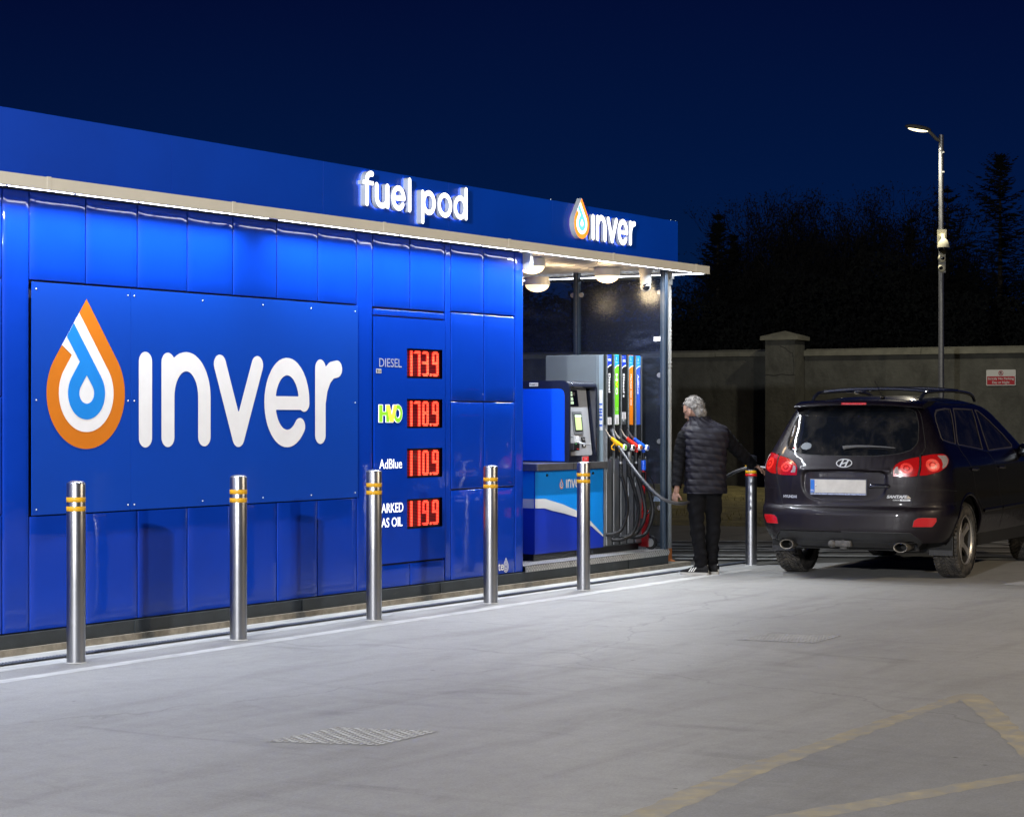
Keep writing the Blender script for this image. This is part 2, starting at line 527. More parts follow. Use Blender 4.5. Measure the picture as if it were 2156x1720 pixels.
# uneven edge of paint: jittered strips
def paint(name, pts, z, m, jag=.006, seg=.06):
    loop = []
    n = len(pts)
    for i in range(n):
        a = np.array(pts[i], float); b = np.array(pts[(i + 1) % n], float)
        L = np.hypot(*(b - a)); k = max(1, int(L / seg)); nn = np.array([-(b - a)[1], (b - a)[0]]) / max(L, 1e-6)
        for j in range(k):
            p = a + (b - a) * j / k + nn * random.uniform(-jag, jag) * (j > 0)
            loop.append(tuple(p))
    v, f, mi = prism([loop], lambda u, w: (u, w, z), 0, (0, 0, 1))
    o = mk(name, v, f, m); tag(o, kind='structure'); return o
paint('white_line', [(6.0, 9.10), (9, 9.13), (19.0, 9.27), (19.3, 9.22), (19.3, 9.14), (9, 9.02), (6.0, 8.98)], .0012, M_LINE)
paint('yellow_line', [(5.2, 3.52), (7.42, 3.84), (8.5, 3.93), (11.13, 4.0), (11.27, 4.09), (8.4, 4.07), (7.55, 4.0), (5.2, 3.72)], .0012, M_YLINE, .012)
paint('yellow_line', [(11.18, 4.085), (11.36, 4.07), (11.38, 3.97), (10.117, 3.319), (6.5, 1.429), (6.4, 1.50), (9.364, 3.072), (11.05, 3.966)], .0018, M_YLINE, .012)
paint('yellow_line', [(6.5, 3.82), (7.464, 3.480), (8.987, 2.948), (12, 1.90), (12, 1.82), (8.80, 2.887), (7.496, 3.319), (6.5, 3.65)], .0012, M_YLINE, .010)
# hatched white markings on the yard behind
for i, (a, b) in enumerate([((22.9, 12.6), (25.2, 8.2)), ((22.1, 12.3), (24.6, 7.6)), ((21.2, 11.9), (23.6, 7.4)), ((20.5, 11.3), (22.9, 7.0)), ((22.6, 12.4), (22.2, 9.6)), ((21.6, 12.2), (23.2, 8.4)), ((24.6, 8.3), (28.5, 4.0)), ((23.2, 7.2), (27, 3.2)), ((20.2, 10.5), (20.9, 9.2))]):
    A = np.array(a); Bq = np.array(b); d = (Bq - A) / np.hypot(*(Bq - A)); nn = np.array([-d[1], d[0]]) * (.10 if i not in (1, 3) else .16)
    paint('white_marking', [tuple(A - nn), tuple(A + nn), tuple(Bq + nn), tuple(Bq - nn)], .004 + .0015 * i, M_LINE2, .03, .3)
# verge beyond the road: a low uneven bank up to the wall
vx = []; vf = []; NU, NVv = 90, 40
for i in range(NU + 1):
    for j in range(NVv + 1):
        s = i / NU; t = j / NVv
        a = np.array([24.2, 24.0]) * (1 - s) + np.array([33.0, -14.0]) * s
        b = np.array([39.0, 30.0]) * (1 - s) + np.array([41.6, -14.0]) * s
        p = a * (1 - t) + b * t
        h = .02 + .07 * t ** .6 + .05 * (math.sin(i * .9 + j * 1.7) * math.sin(j * 1.3 + i * .37)) * min(1, 3 * t) + random.uniform(-.012, .012)
        vx.append((p[0], p[1], max(h, -.01) if t > 0 else -.01))
for i in range(NU):
    for j in range(NVv):
        q = i * (NVv + 1) + j; vf.append((q, q + 1, q + NVv + 2, q + NVv + 1))
tag(mk('verge', vx, vf, M_VERGE, smooth=True), kind='structure')
# rough grass tufts on the verge
b = B()
for _ in range(9000):
    s = random.random() ** 1.0; t = random.random()
    a = np.array([24.2, 24.0]) * (1 - s) + np.array([33.0, -14.0]) * s
    c = np.array([39.0, 30.0]) * (1 - s) + np.array([41.6, -14.0]) * s
    p = a * (1 - t) + c * t; h = random.uniform(.0, .05); an = random.uniform(0, PI); w = .012
    lx, ly = random.uniform(-.05, .05), random.uniform(-.05, .05)
    b.add([(p[0] - w * math.cos(an), p[1] - w * math.sin(an), 0), (p[0] + w * math.cos(an), p[1] + w * math.sin(an), 0), (p[0] + lx, p[1] + ly, h + .08)], [(0, 1, 2)])
tag(b.done('grass', mat('grass_blades', (.17, .15, .055), .9, var=.4, vscale=1.5)), kind='stuff')

# drainage channel between bollards and building
sheet('channel_strip', [(-10, 9.958), (-10, 9.36), (8, 9.40), (19.4, 9.57), (19.55, 9.958)], .002, M_STRIPC)
dr = thing('drainage_channel', (6, 9.62, 0), 'narrow slotted drainage channel in the concrete along the foot of the blue building', 'drain')
mk('channel_frame', [(x, y, .010) for x, y in [(5.0, 9.585), (20.5, 9.625), (20.5, 9.70), (5.0, 9.66)]], [(0, 1, 2, 3)], mat('drain_dark', (.02, .022, .03), .6), dr)
gb = B(); x = 6.0
while x < 20.4:
    y = 9.588 + (x - 5) * .0026
    gb.box(x, x + .011, y, y + .07, .011, .016); x += .03
gb.cm = 0
for e_ in (0, .067):
    gb.add([(5.0, 9.585 + e_, .017), (20.5, 9.625 + e_, .017), (20.5, 9.633 + e_, .017), (5.0, 9.593 + e_, .017)], [(0, 1, 2, 3)])
o = gb.done('grating', mat('drain_grate', (.17, .19, .23), .45, metal=.5), dr); o['kind'] = 'stuff'

# access covers let into the concrete
def cover(q, label):
    q = [np.array(p) for p in q]; c = sum(q) / 4
    t = thing('access_cover', (c[0], c[1], 0), label, 'manhole cover', 'chequered access covers in the forecourt')
    Q = [c + (p - c) * 1.03 for p in q]
    mk('cover_frame', [(p[0], p[1], .0012) for p in Q], [(0, 1, 2, 3)], mat('cover_frame_mat', (.285, .28, .27), .6, var=.2), t)
    mk('cover_plate', [(p[0], p[1], .0022) for p in q], [(0, 1, 2, 3)], M_IRON, t)
    r = B(); nn = 15
    for i in range(nn):
        for j in range(nn):
            a, bb = (i + .5) / nn, (j + .5) / nn
            p = (q[0] * (1 - a) + q[1] * a) * (1 - bb) + (q[3] * (1 - a) + q[2] * a) * bb
            d1 = (q[1] - q[0]) / nn * .36; d2 = (q[3] - q[0]) / nn * .13
            if (i + j) % 2: d1, d2 = (q[3] - q[0]) / nn * .36, (q[1] - q[0]) / nn * .13
            for s1, s2, z in ((1, 1, .017),):
                r.add([(*(p - d1 - d2), .0024), (*(p + d1 - d2), .0024), (*(p + d1 + d2), .0024), (*(p - d1 + d2), .0024),
                       (*(p - d1 * .8 - d2 * .5), .0055), (*(p + d1 * .8 - d2 * .5), .0055), (*(p + d1 * .8 + d2 * .5), .0055), (*(p - d1 * .8 + d2 * .5), .0055)],
                      [(0, 1, 5, 4), (1, 2, 6, 5), (2, 3, 7, 6), (3, 0, 4, 7), (4, 5, 6, 7)])
    o = r.done('tread', mat('cover_tread', (.29, .29, .285), .6, var=.2, vscale=4), t); o['kind'] = 'stuff'
cover([(7.90, 6.32), (8.455, 6.313), (8.61, 5.796), (8.10, 5.79)], 'chequered access cover nearest the camera in the left half of the forecourt')
cover([(13.22, 6.41), (13.70, 6.38), (13.85, 5.87), (13.32, 5.85)], 'faint access cover in the middle of the forecourt behind the parked car')
cover([(18.83, 6.40), (19.30, 6.36), (19.42, 5.94), (18.80, 5.96)], 'access cover beside the rear wheel of the parked car at the right edge')

# ================================================================== BUILDING
bld = thing('fuel_pod_building', (6.0, 10.0, 0), 'long low bright blue panelled fuel pod building with a beige edged canopy', 'building')
def panel(x0, x1, z0, z1, Y=10.0, t=.022, bow=.0022, m=M_BLUE, g=.0065, name='cladding_panel'):
    """folded metal cassette: slightly pillowed face, rounded returns"""
    x0 += g; x1 -= g; z0 += g; z1 -= g
    ew = .006
    us = sorted(set([x0, x0 + ew * .35, x0 + ew] + [x0 + ew + (x1 - x0 - 2 * ew) * k / 8 for k in range(1, 8)] + [x1 - ew, x1 - ew * .35, x1]))
    vs = sorted(set([z0, z0 + ew * .35, z0 + ew] + [z0 + ew + (z1 - z0 - 2 * ew) * k / 6 for k in range(1, 6)] + [z1 - ew, z1 - ew * .35, z1]))
    ph = random.uniform(-1, 1)
    def edge(d): return 0 if d >= ew else (ew - math.sqrt(max(0, ew ** 2 - (ew - d) ** 2))) * .8
    v = []; n1, n2 = len(us), len(vs)
    for a in us:
        for c in vs:
            u = (a - x0) / (x1 - x0) * 2 - 1; w = (c - z0) / (z1 - z0) * 2 - 1
            y = Y - bow * (1 - u ** 2 * u ** 2) * (1 - abs(w) ** 6) + .0016 * ph * math.sin(u * 2.1 + ph * 3) + edge(min(a - x0, x1 - a)) + edge(min(c - z0, z1 - c)) * .8
            v.append((a, y, c))
    f = [(i * n2 + j, (i + 1) * n2 + j, (i + 1) * n2 + j + 1, i * n2 + j + 1) for i in range(n1 - 1) for j in range(n2 - 1)]
    nb = len(v)
    v += [(x0, Y + t, z0), (x1, Y + t, z0), (x1, Y + t, z1), (x0, Y + t, z1)]
    f += [tuple([nb] + [i * n2 for i in range(0, n1)] + [nb + 1])[::1], tuple([nb + 1] + [(n1 - 1) * n2 + j for j in range(n2)] + [nb + 2]),
          tuple([nb + 2] + [(n1 - 1 - i) * n2 + n2 - 1 for i in range(n1)] + [nb + 3]), tuple([nb + 3] + [n2 - 1 - j for j in range(n2)] + [nb])]
    return mk(name, v, f, m, bld, smooth=True, sharp=50)
# carcass behind the panels
b = B(); b.box(5.2, 16.20, 10.024, 12.4, .14, 3.1); b.done('carcass', M_GAP, bld)
b = B(); b.box(16.201, 16.235, 10.01, 12.39, .14, 3.04); b.done('side_wall', M_BLUE, bld)
b = B(); b.box(16.24, 19.03, 12.36, 12.4, .2, 3.04); b.done('back_wall', M_BLUE, bld)
XB = [10.024, 10.555, 11.073, 11.604, 12.118, 12.64, 13.155, 13.673]
ZT0, ZT1 = 2.458, 3.052
for a, c in zip(XB[:-1], XB[1:]):
    panel(a, c, ZT0, ZT1); panel(a, c, .14, .905)
panel(9.781, 10.024, .14, ZT1, bow=.002, t=.03)
for a, c in ((8.72, 9.25), (9.25, 9.781), (8.19, 8.72), (7.66, 8.19)):
    for z0, z1 in ((ZT0, ZT1), (1.69, ZT0), (.92, 1.69), (.14, .92)): panel(a, c, z0, z1)
panel(13.673, 13.896, .14, ZT1, bow=.002, t=.03)
panel(13.896, 14.43, 2.452, ZT1); panel(14.43, 14.955, 2.452, ZT1)
panel(13.905, 14.955, 2.385, 2.448, bow=.001, name='header_panel')
panel(13.905, 14.43, .14, .335); panel(14.43, 14.955, .14, .335)
panel(14.955, 15.048, .14, ZT1, bow=.001, t=.03)
for a, c in ((15.048, 15.577), (15.577, 16.096)):
    for z0, z1 in ((2.462, ZT1), (1.688, 2.462), (.925, 1.688), (.14, .925)): panel(a, c, z0, z1)
panel(16.096, 16.243, .14, ZT1, bow=.002, t=.03)
b = B(); b.box(13.70, 14.96, 10.03, 10.05, .15, 3.0); b.done('panel_backing', M_GAP, bld)
# base frame and slab edge
b = B(); b.bbox(5.2, 19.06, 9.985, 10.10, .045, .138, .004)
for x in (7.9, 11.02, 12.93, 14.86, 18.2):
    b.box(x, x + .09, 9.978, 9.986, .03, .136)
b.done('base_skirt', M_SKIRT, bld)
b = B(); b.box(5.0, 19.5, 9.955, 12.6, -.02, .046); b.done('slab', M_SLABC, bld)
b = B()
for x in (6.5, 10.9, 12.72, 14.87, 17.0, 19.0): b.box(x, x + .1, 10.0, 10.08, .0, .05)
# fascia
fx = [4.2, 5.97, 7.74, 9.5, 11.27, 13.04, 14.80, 16.53, 19.03]
for a, c in zip(fx[:-1], fx[1:]):
    b = B(); b.bbox(a + .0015, c - .0015, 9.86, 9.885, 3.10, 3.547, .002); b.done('fascia_panel', M_FASC, bld)
b = B(); b.bbox(19.006, 19.032, 9.886, 12.5, 3.10, 3.547, .002); b.done('fascia_end', M_FASC, bld)
b = B(); b.box(4.2, 19.0, 9.89, 9.93, 3.12, 3.53); b.box(4.2, 19.0, 9.93, 12.5, 3.30, 3.33); b.done('roof', M_GAP, bld)
b = B()
for x in (16.52, 18.9, 19.0): b.ell((x, 9.875, 3.552), (.008, .008, .007), 8, 5)
b.done('fixing', M_STEELD, bld)
# trim gutter in lengths with overlapping joints
tx = [6.2, 8.05, 9.90, 11.77, 13.65, 15.54, 17.42, 19.16, 19.475]
for a, c in zip(tx[:-1], tx[1:]):
    b = B(); b.bbox(a, c + .001, 9.72, 9.752, 3.030, 3.112, .003); b.bbox(a, c, 9.748, 9.87, 3.104, 3.114, .002)
    b.bbox(a, a + .038, 9.7175, 9.725, 3.029, 3.116, .001)
    b.done('canopy_trim', M_TRIM, bld)
b = B(); b.bbox(19.45, 19.474, 9.753, 12.5, 3.030, 3.112, .003); b.box(19.2, 19.45, 9.755, 12.5, 3.10, 3.108); b.done('canopy_trim', M_TRIM, bld)
# ribbed soffit over the bay and a lip over the wall
b = B(); y = 9.86; k = 0
vs = []; x0, x1 = 16.25, 19.448
while y < 12.36:
    vs += [(y, 3.085), (y + .045, 3.085), (y + .052, 3.068), (y + .083, 3.068)]; y += .09
n = len(vs)
v = [(x0, a, z) for a, z in vs] + [(x1, a, z) for a, z in vs]
b.add(v, [(i, i + 1, n + i + 1, n + i) for i in range(n - 1)]); b.done('soffit', M_SOFF, bld)
b = B(); b.box(5.2, 19.44, 9.755, 9.995, 3.064, 3.10); b.done('soffit_lip', mat('soffit_lip_mat', (.10, .12, .22), .4, metal=.3), bld)
# LED strip lights under the edge
def led(x0, x1, y, z, label, w=.022):
    t = thing('strip_light', (x0, y, z), label, 'strip light', 'LED strip lights under the canopy edge')
    b = B(); b.box(x0, x1, y - w * .7, y + w * .7, z + .004, z + .026); b.done('light_body', M_LEDBODY, t)
    b = B(); b.box(x0 + .004, x1 - .004, y - w / 2, y + w / 2, z - .003, z + .0035); b.done('diffuser', M_LED, t)
    b = B(); xx = x0 + .3
    while xx < x1: b.box(xx, xx + .014, y - w * .9, y + w * .9, z - .007, z + .006); xx += .62
    b.done('clip', M_STEELD, t)
    return t
led(6.2, 12.28, 9.800, 3.0375, 'long lit LED strip light under the canopy above the large logo board')
led(12.42, 16.26, 9.800, 3.0375, 'lit LED strip light under the canopy above the price sign')
led(16.30, 19.2, 9.800, 3.0375, 'lit LED strip light under the canopy edge in front of the pump bay')
t = thing('strip_light', (19.41, 9.75, 3.034), 'LED strip light running back along the right hand end of the canopy', 'strip light', 'LED strip lights under the canopy edge')
b = B(); b.box(19.395, 19.425, 9.76, 12.3, 3.038, 3.06); b.done('light_body', M_LEDBODY, t)
b = B(); b.box(19.396, 19.424, 9.762, 12.29, 3.030, 3.0375); b.done('diffuser', M_LED, t)

def area(name, loc, sx, sy, power, col, spread, rot=(0, 0, 0), parent=None):
    l = bpy.data.lights.new(name, 'AREA'); l.shape = 'RECTANGLE'; l.size = sx; l.size_y = sy; l.energy = power; l.color = col
    l.spread = math.radians(spread)
    o = bpy.data.objects.new(name, l); COL.objects.link(o); o.location = loc; o.rotation_euler = rot
    if parent: o.parent = parent
    return o
LEDP = 74
for x0, x1 in ((6.2, 12.2), (12.5, 16.24)):
    area('strip_lamp', ((x0 + x1) / 2, 9.800, 3.028), x1 - x0, .02, LEDP * (x1 - x0) / 4, (.84, .91, 1.0), 141)
area('strip_lamp', (17.75, 9.800, 3.028), 2.9, .02, LEDP * 2.2, (.86, .92, 1.0), 172)

# ------------------------------------------------------------------ logo artwork (orange, white and blue drop)
CXd, CZd, Rd, APd = .380, .380, .380, 1.02        # local: circle centre, radius, apex height
def drop_fns():
    ax, az = CXd, APd
    d = az - CZd; sa = Rd / d                    # half angle of the point
    ca = math.sqrt(1 - sa * sa)
    # tangent directions; inward distance from each straight side
    def dR(U, V):   # one sided: right straight side + circle
        x = U - CXd; z = V - CZd
        nx, nz = ca, sa                            # outward normal of right side
        line = Rd - (x * nx + z * nz)
        circ = Rd - np.hypot(x, z)
        # past the tangent point going up, the straight side rules
        up = (z * nx - x * nz) > 0                   # beyond tangent point
        return np.where(up, line, circ)
    def dL(U, V): return dR(2 * CXd - U, V)
    def full(U, V):
        x = U - CXd
        return np.where(x > 0, dR(U, V), dL(U, V))
    return dR, dL, full
dR, dL, dFull = drop_fns()
q1, q2, q3 = .115, .200, .308
def cutL(U, V):      # >0 above the slanting cut of the left arm
    return (V - (2.061 - 1.34)) * .827 + (U - (10.276 - 10.162)) * .562
def f_orange(U, V): return dFull(U, V)
def f_white(U, V):
    ins = np.minimum(dFull(U, V), dR(U, V) - q1)
    a = np.minimum(ins, q3 - dR(U, V)); bq = np.minimum(ins, cutL(U, V)); c = np.minimum(ins, dFull(U, V) - q1)
    return np.maximum(a, np.maximum(bq, c))
def f_blue(U, V):
    ins = np.minimum(dFull(U, V), dR(U, V) - q2)
    a = np.minimum(ins, q3 - dR(U, V))
    bq = np.minimum(np.minimum(ins, -cutL(U, V)), np.minimum(dFull(U, V) - q2, q3 - dFull(U, V)))
    return np.maximum(a, bq)
DROP = [contour(f, -.02, .78, -.02, 1.04, .006) for f in (f_orange, f_white, f_blue)]
def word_strokes():
    r = .0692; L = {}
    L['i'] = ([[(.972, .0715), (.972, .607)]], r)
    n = [(1.209, .0715), (1.209, .607)]
    n2 = [(1.209, .36)] + [(x, z) for x, z in arc(1.408, .36, .199, .256, 180, 0, 26)] + [(1.607, .0715)]
    L['n'] = ([n, n2], r)
    L['v'] = ([[(1.782, .607), (1.996, .062), (2.219, .607)]], r)
    e = [(2.40, .323), (2.792, .323)]
    e2 = [(2.795, .323)] + arc(2.583, .327, .213, .277, 8, 318, 40)
    L['e'] = ([(e, .052), (e2, .067)], r)
    L['r'] = ([[(3.004, .0715), (3.004, .60)], [(3.004, .33), (3.03, .44), (3.08, .53), (3.15, .585), (3.222, .597)]], .068)
    return L
WORD = {k: contour(strokes(*v), .85, 3.42, -.03, .72, .009) for k, v in word_strokes().items()}

def drop_logo(x0, z0, s, Y, parent, depth=.0, mats=None, lift=.003, name='logo_drop', local=False):
    mats = mats or (M_ORANGE, M_WHITE, M_SKY)
    for i, (lp, mm, nn) in enumerate(zip(DROP, mats, ('drop_outline', 'drop_ring', 'drop_core'))):
        shape(nn, lp, lambda u, v: (x0 + u * s, Y - i * lift, z0 + v * s), depth if i == 0 else lift * .6, NF, mm, parent, local)

# banner board with the big logo
bn = thing('logo_board', (10.03, 9.99, .91), 'wide blue sign board with an orange drop and white lettering fixed to the blue wall', 'sign')
b = B(); b.bbox(10.030, 10.985, 9.984, 9.990, .908, 2.451, .0012); b.done('board', M_BANNER, bn)
b = B(); b.bbox(10.988, 13.668, 9.984, 9.990, .908, 2.451, .0012); b.done('board', M_BANNER, bn)
drop_logo(10.162, 1.340, 1.0, 9.982, bn, 0, lift=.0012)
for k, lp in WORD.items():
    shape('letter', lp, lambda u, v: (10.162 + u, 9.982, 1.340 + v), 0, NF, M_WHITE, bn)
b = B()
for x, z in [(x, z) for z in (2.405, 1.67, .945) for x in (10.07, 10.955, 11.02, 13.63)] + [(x, z) for x in (11.75, 12.45, 13.05) for z in (2.405, .945)]:
    b.ell((x, 9.983, z), (.006, .004, .006), 8, 5)
b.done('rivet', M_OFFW, bn)

# illuminated lettering on the fascia
def glow(c, s, name): return mat(name, c, .4, emit=c, estr=s)
sg = thing('illuminated_sign', (13.45, 9.8, 3.15), 'white illuminated fuel pod lettering standing on the fascia', 'sign')
FP = {'f': ([[(13.540, 3.258), (13.540, 3.44)] + arc(13.597, 3.452, .057, .048, 180, 78, 10)], .0215),
      'u': ([[(13.672, 3.418), (13.672, 3.32)] + arc(13.745, 3.322, .073, .066, 180, 360, 20) + [(13.818, 3.418)], [(13.824, 3.418), (13.824, 3.258)]], .0215),
      'e': ([[(13.905, 3.338), (14.048, 3.338)], arc(13.977, 3.338, .076, .082, 0, 322, 34)], .0205),
      'l': ([[(14.136, 3.256), (14.136, 3.498)]], .0215),
      'p': ([[(14.326, 3.176), (14.326, 3.418)], arc(14.418, 3.338, .078, .082, 0, 360, 36)], .0205),
      'o': ([arc(14.658, 3.338, .086, .084, 0, 360, 36)], .0205),
      'd': ([[(14.984, 3.256), (14.984, 3.498)], arc(14.893, 3.338, .078, .082, 0, 360, 36)], .0205)}
for k, (ls, r) in FP.items():
    fn = strokes(ls, r)
    lp = contour(fn, 13.45, 15.06, 3.10, 3.56, .004)
    if k == 'f':
        fn2 = lambda U, V: np.maximum(fn(U, V), np.minimum(.016 - abs(V - 3.424), .072 - abs(U - 13.556)))
        lp = contour(fn2, 13.45, 13.70, 3.10, 3.56, .004)
    shape('letter', lp, FR(9.800), .050, NF, [M_GLOWW, M_RETURN, M_GLOWB], sg)
b = B()
for x in (13.54, 13.75, 13.98, 14.136, 14.326, 14.42, 14.66, 14.98): b.box(x - .004, x + .004, 9.851, 9.859, 3.30, 3.31)
b.done('stand_off', M_STEELD, sg)
s2 = thing('illuminated_sign', (16.82, 9.8, 3.22), 'illuminated drop symbol and white inver lettering on the fascia over the pumps', 'sign')
GO = mat('glow_orange', (.9, .30, .03), .4, emit=(1, .20, .02), estr=1.6)
GW = mat('glow_white', (.9, .9, .9), .4, emit=(1, .97, .95), estr=2.2)
GS = mat('glow_sky', (.2, .55, .9), .4, emit=(.10, .52, .90), estr=1.3)
K = .371
lp = [[(u, v) for u, v in l] for l in DROP[0]]
v, f, m_ = prism(lp, lambda u, v: (16.821 + u * K, 9.800, 3.221 + v * K), .052, NF)
mk('drop_outline', v, f, [GO, M_RETURN, mat('glow_pink', (.9, .4, .4), .4, emit=(1, .35, .35), estr=1.5)], s2, mi=m_)
shape('drop_ring', DROP[1], lambda u, v: (16.821 + u * K, 9.7985, 3.221 + v * K), .001, NF, GW, s2)
shape('drop_core', DROP[2], lambda u, v: (16.821 + u * K, 9.797, 3.221 + v * K), .001, NF, GS, s2)
for k, lp in WORD.items():
    shape('letter', lp, lambda u, v: (16.825 + u * .362, 9.800, 3.221 + v * .366), .050, NF, [M_GLOWW, M_RETURN, M_GLOWB], s2)

# ------------------------------------------------------------------ price sign
ps = thing('price_sign', (13.9, 10.0, .34), 'tall blue price panel with four red digital prices set in the wall', 'price sign')
def frame_panel():
    holes = [(14.377, 14.905, z0, z1) for z0, z1 in ((1.881, 2.129), (1.462, 1.706), (1.043, 1.290), (.618, .866))]
    outer = [(13.913, .345), (14.948, .345), (14.948, 2.380), (13.913, 2.380)]
    lps = [outer] + [[(a, c), (a, d), (b_, d), (b_, c)] for a, b_, c, d in holes]
    shape('price_panel', lps, FR(9.994), .02, NF, M_BLUE, ps)
    return holes
holes = frame_panel()
M_DISP = mat('display_black', (.012, .002, .003), .3, coat=.8, coatr=.03)
M_DOT = mat('led_red', (.9, .05, .02), .4, emit=(1.0, .05, .018), estr=11)
M_DOTH = mat('led_red_core', (.9, .3, .1), .4, emit=(1.0, .07, .05), estr=2.2)
M_HAZE = mat('led_red_glow', (.25, .004, .004), .5, emit=(.9, .004, .006), estr=.22)
SEG = {'1': 'bc', '7': 'abc', '3': 'abcdg', '9': 'abcdfg', '8': 'abcdefg', '0': 'abcdef'}
def led_digit(ch, x, z, parent):
    """double row dot matrix digit, 17 rows by 6 dashes"""
    rows, cols = 17, 6; pz = .0126; px = .0158
    on = set(); s = SEG[ch]
    for r in range(rows):
        for c_ in range(cols):
            top = r < 2; mid = r in (8, 9) if False else r in (7, 8); bot = r >= 15; left = c_ < 2; right = c_ >= 4
            if ('a' in s and top and (r > 0 or 0 < c_ < 5)) or ('g' in s and mid) or ('d' in s and bot and (r < 16 or 0 < c_ < 5)): on.add((r, c_))
            if 'f' in s and left and 1 < r < 8: on.add((r, c_))
            if 'e' in s and left and 7 < r < 16: on.add((r, c_))
            if 'b' in s and right and 0 < r < 8: on.add((r, c_))
            if 'c' in s and right and 7 < r < 16: on.add((r, c_))
            if ch in '17' and right and (r == 0 or r == 16): on.add((r, c_))
    b = B(); g = B()
    for r, c_ in on:
        xx = x + c_ * px; zz = z - r * pz
        b.add([(xx, 10.006, zz), (xx + px * .92, 10.006, zz), (xx + px * .92, 10.006, zz + .0058), (xx, 10.006, zz + .0058)], [(0, 1, 2, 3)])
        g.add([(xx - px * .45, 10.008, zz - .0018), (xx + px * 1.25, 10.008, zz - .0018), (xx + px * 1.25, 10.008, zz + .0084), (xx - px * .45, 10.008, zz + .0084)], [(0, 1, 2, 3)])
    b.done('digit', M_DOTH, parent)
    g.done('digit_glow', M_DOT_G, parent)
M_DOT_G = mat('led_red_halo', (.5, .01, .01), .5, emit=(1, .008, .008), estr=.85)
for (a, c, z0, z1), num in zip(holes, ('1739', '1789', '1109', '1199')):
    b = B(); b.cm = 0; b.add([(a, 10.0125, z0), (c, 10.0125, z0), (c, 10.0125, z1), (a, 10.0125, z1)], [(0, 1, 2, 3)])
    # inner reveal
    for q in (((a, z0), (c, z0)), ((c, z0), (c, z1)), ((c, z1), (a, z1)), ((a, z1), (a, z0))):
        (p, r_), (s_, t_) = q
        b.add([(p, 9.9935, r_), (s_, 9.9935, t_), (s_, 10.0125, t_), (p, 10.0125, r_)], [(0, 1, 2, 3)])
    d = b.done('price_display', M_DISP, ps)
    b = B()
    for r in range(17):
        zz = z1 - .026 - r * .0126
        b.add([(a + .015, 10.0105, zz), (c - .02, 10.0105, zz), (c - .02, 10.0105, zz + .004), (a + .015, 10.0105, zz + .004)], [(0, 1, 2, 3)])
    b.done('led_row', M_HAZE, d)
    for ch, xx in zip(num, (a + .003, a + .120, a + .245, a + .395)):
        led_digit(ch, xx, z1 - .026, d)
    b = B()
    for r in (15, 16): b.box(a + .356, a + .380, 10.004, 10.006, z1 - .026 - r * .0126, z1 - .026 - r * .0126 + .0068)
    b.done('decimal_point', M_DOTH, d)
M_TXDIM = mat('dim_glow_letters', (.32, .34, .45), .5, emit=(.3, .36, .6), estr=.10)  # letters are not switched on; a faint bluish glow is put into them
M_TXON = mat('lit_letters', (.9, .9, .9), .4, emit=(1, 1, 1), estr=1.05)
UX, UZ = (1, 0, 0), (0, 0, 1)
text('letters', 'DIESEL', (13.976, 9.9925, 1.966), UX, UZ, .320, .072, M_TXDIM, ps, .004)
text('letters', 'AdBlue', (13.976, 9.9925, 1.128), UX, UZ, .325, .080, M_TXON, ps, .006)
text('letters', 'MARKED', (13.935, 9.9925, .765), UX, UZ, .385, .078, M_TXON, ps, .012)
text('letters', 'GAS OIL', (13.935, 9.9925, .646), UX, UZ, .372, .078, M_TXON, ps, .012)
# HVO lettering: green H and O, yellow V, white edge
M_HG = mat('lit_green', (.20, .5, .03), .4, emit=(.30, .75, .02), estr=.55)
M_HY = mat('lit_yellow', (.95, .8, .1), .4, emit=(1, .66, .01), estr=.7)
hz = lambda u, v: (13.971 + u * .330, 9.9925, 1.512 + v * .142)
H_ = [[(0, 0), (.15, 0), (.15, .40), (.30, .40), (.30, 0), (.44, 0), (.44, 1), (.30, 1), (.30, .60), (.15, .60), (.15, 1), (0, 1)]]
V_ = [[(.30, 1), (.44, 1), (.535, .42), (.62, 1), (.76, 1), (.60, 0), (.455, 0)]]
O_ = [arc(.81, .5, .19, .52, 0, 360, 36)[:-1], arc(.81, .5, .10, .27, 0, 360, 30)[:-1]]
def fat(l, s): 
    f0 = in_poly(l); return contour(lambda U, V: f0(U, V) + s, -.1, 1.1, -.12, 1.12, .02)
for l in (H_[0], V_[0], O_[0]):
    pass
Wf = lambda U, V: np.maximum(np.maximum(in_poly(H_[0])(U, V), in_poly(V_[0])(U, V)), np.minimum(in_poly(O_[0])(U, V), -in_poly(O_[1])(U, V))) + .022
shape('letter_edge', contour(Wf, -.06, 1.06, -.08, 1.08, .01), hz, 0, NF, M_TXON, ps)
hz2 = lambda dy: (lambda u, v: (13.971 + u * .330, 9.9925 - dy, 1.512 + v * .142))
shape('letter', H_, hz2(.0015), 0, NF, M_HG, ps)
shape('letter', O_, hz2(.0030), 0, NF, M_HG, ps)
shape('letter', V_, hz2(.0045), 0, NF, M_HY, ps)
st = B(); st.box(13.933, 14.004, 9.992, 9.9935, 1.914, 1.949); st.done('sticker', M_LABEL, ps)
b = B()
for i in range(5): b.box(13.940 + i * .005, 13.9425 + i * .005, 9.9912, 9.9918, 1.919, 1.944)
for i in range(4): b.box(13.972, 13.998, 9.9912, 9.9918, 1.921 + i * .006, 1.9235 + i * .006)
b.done('sticker_print', M_INK, ps)
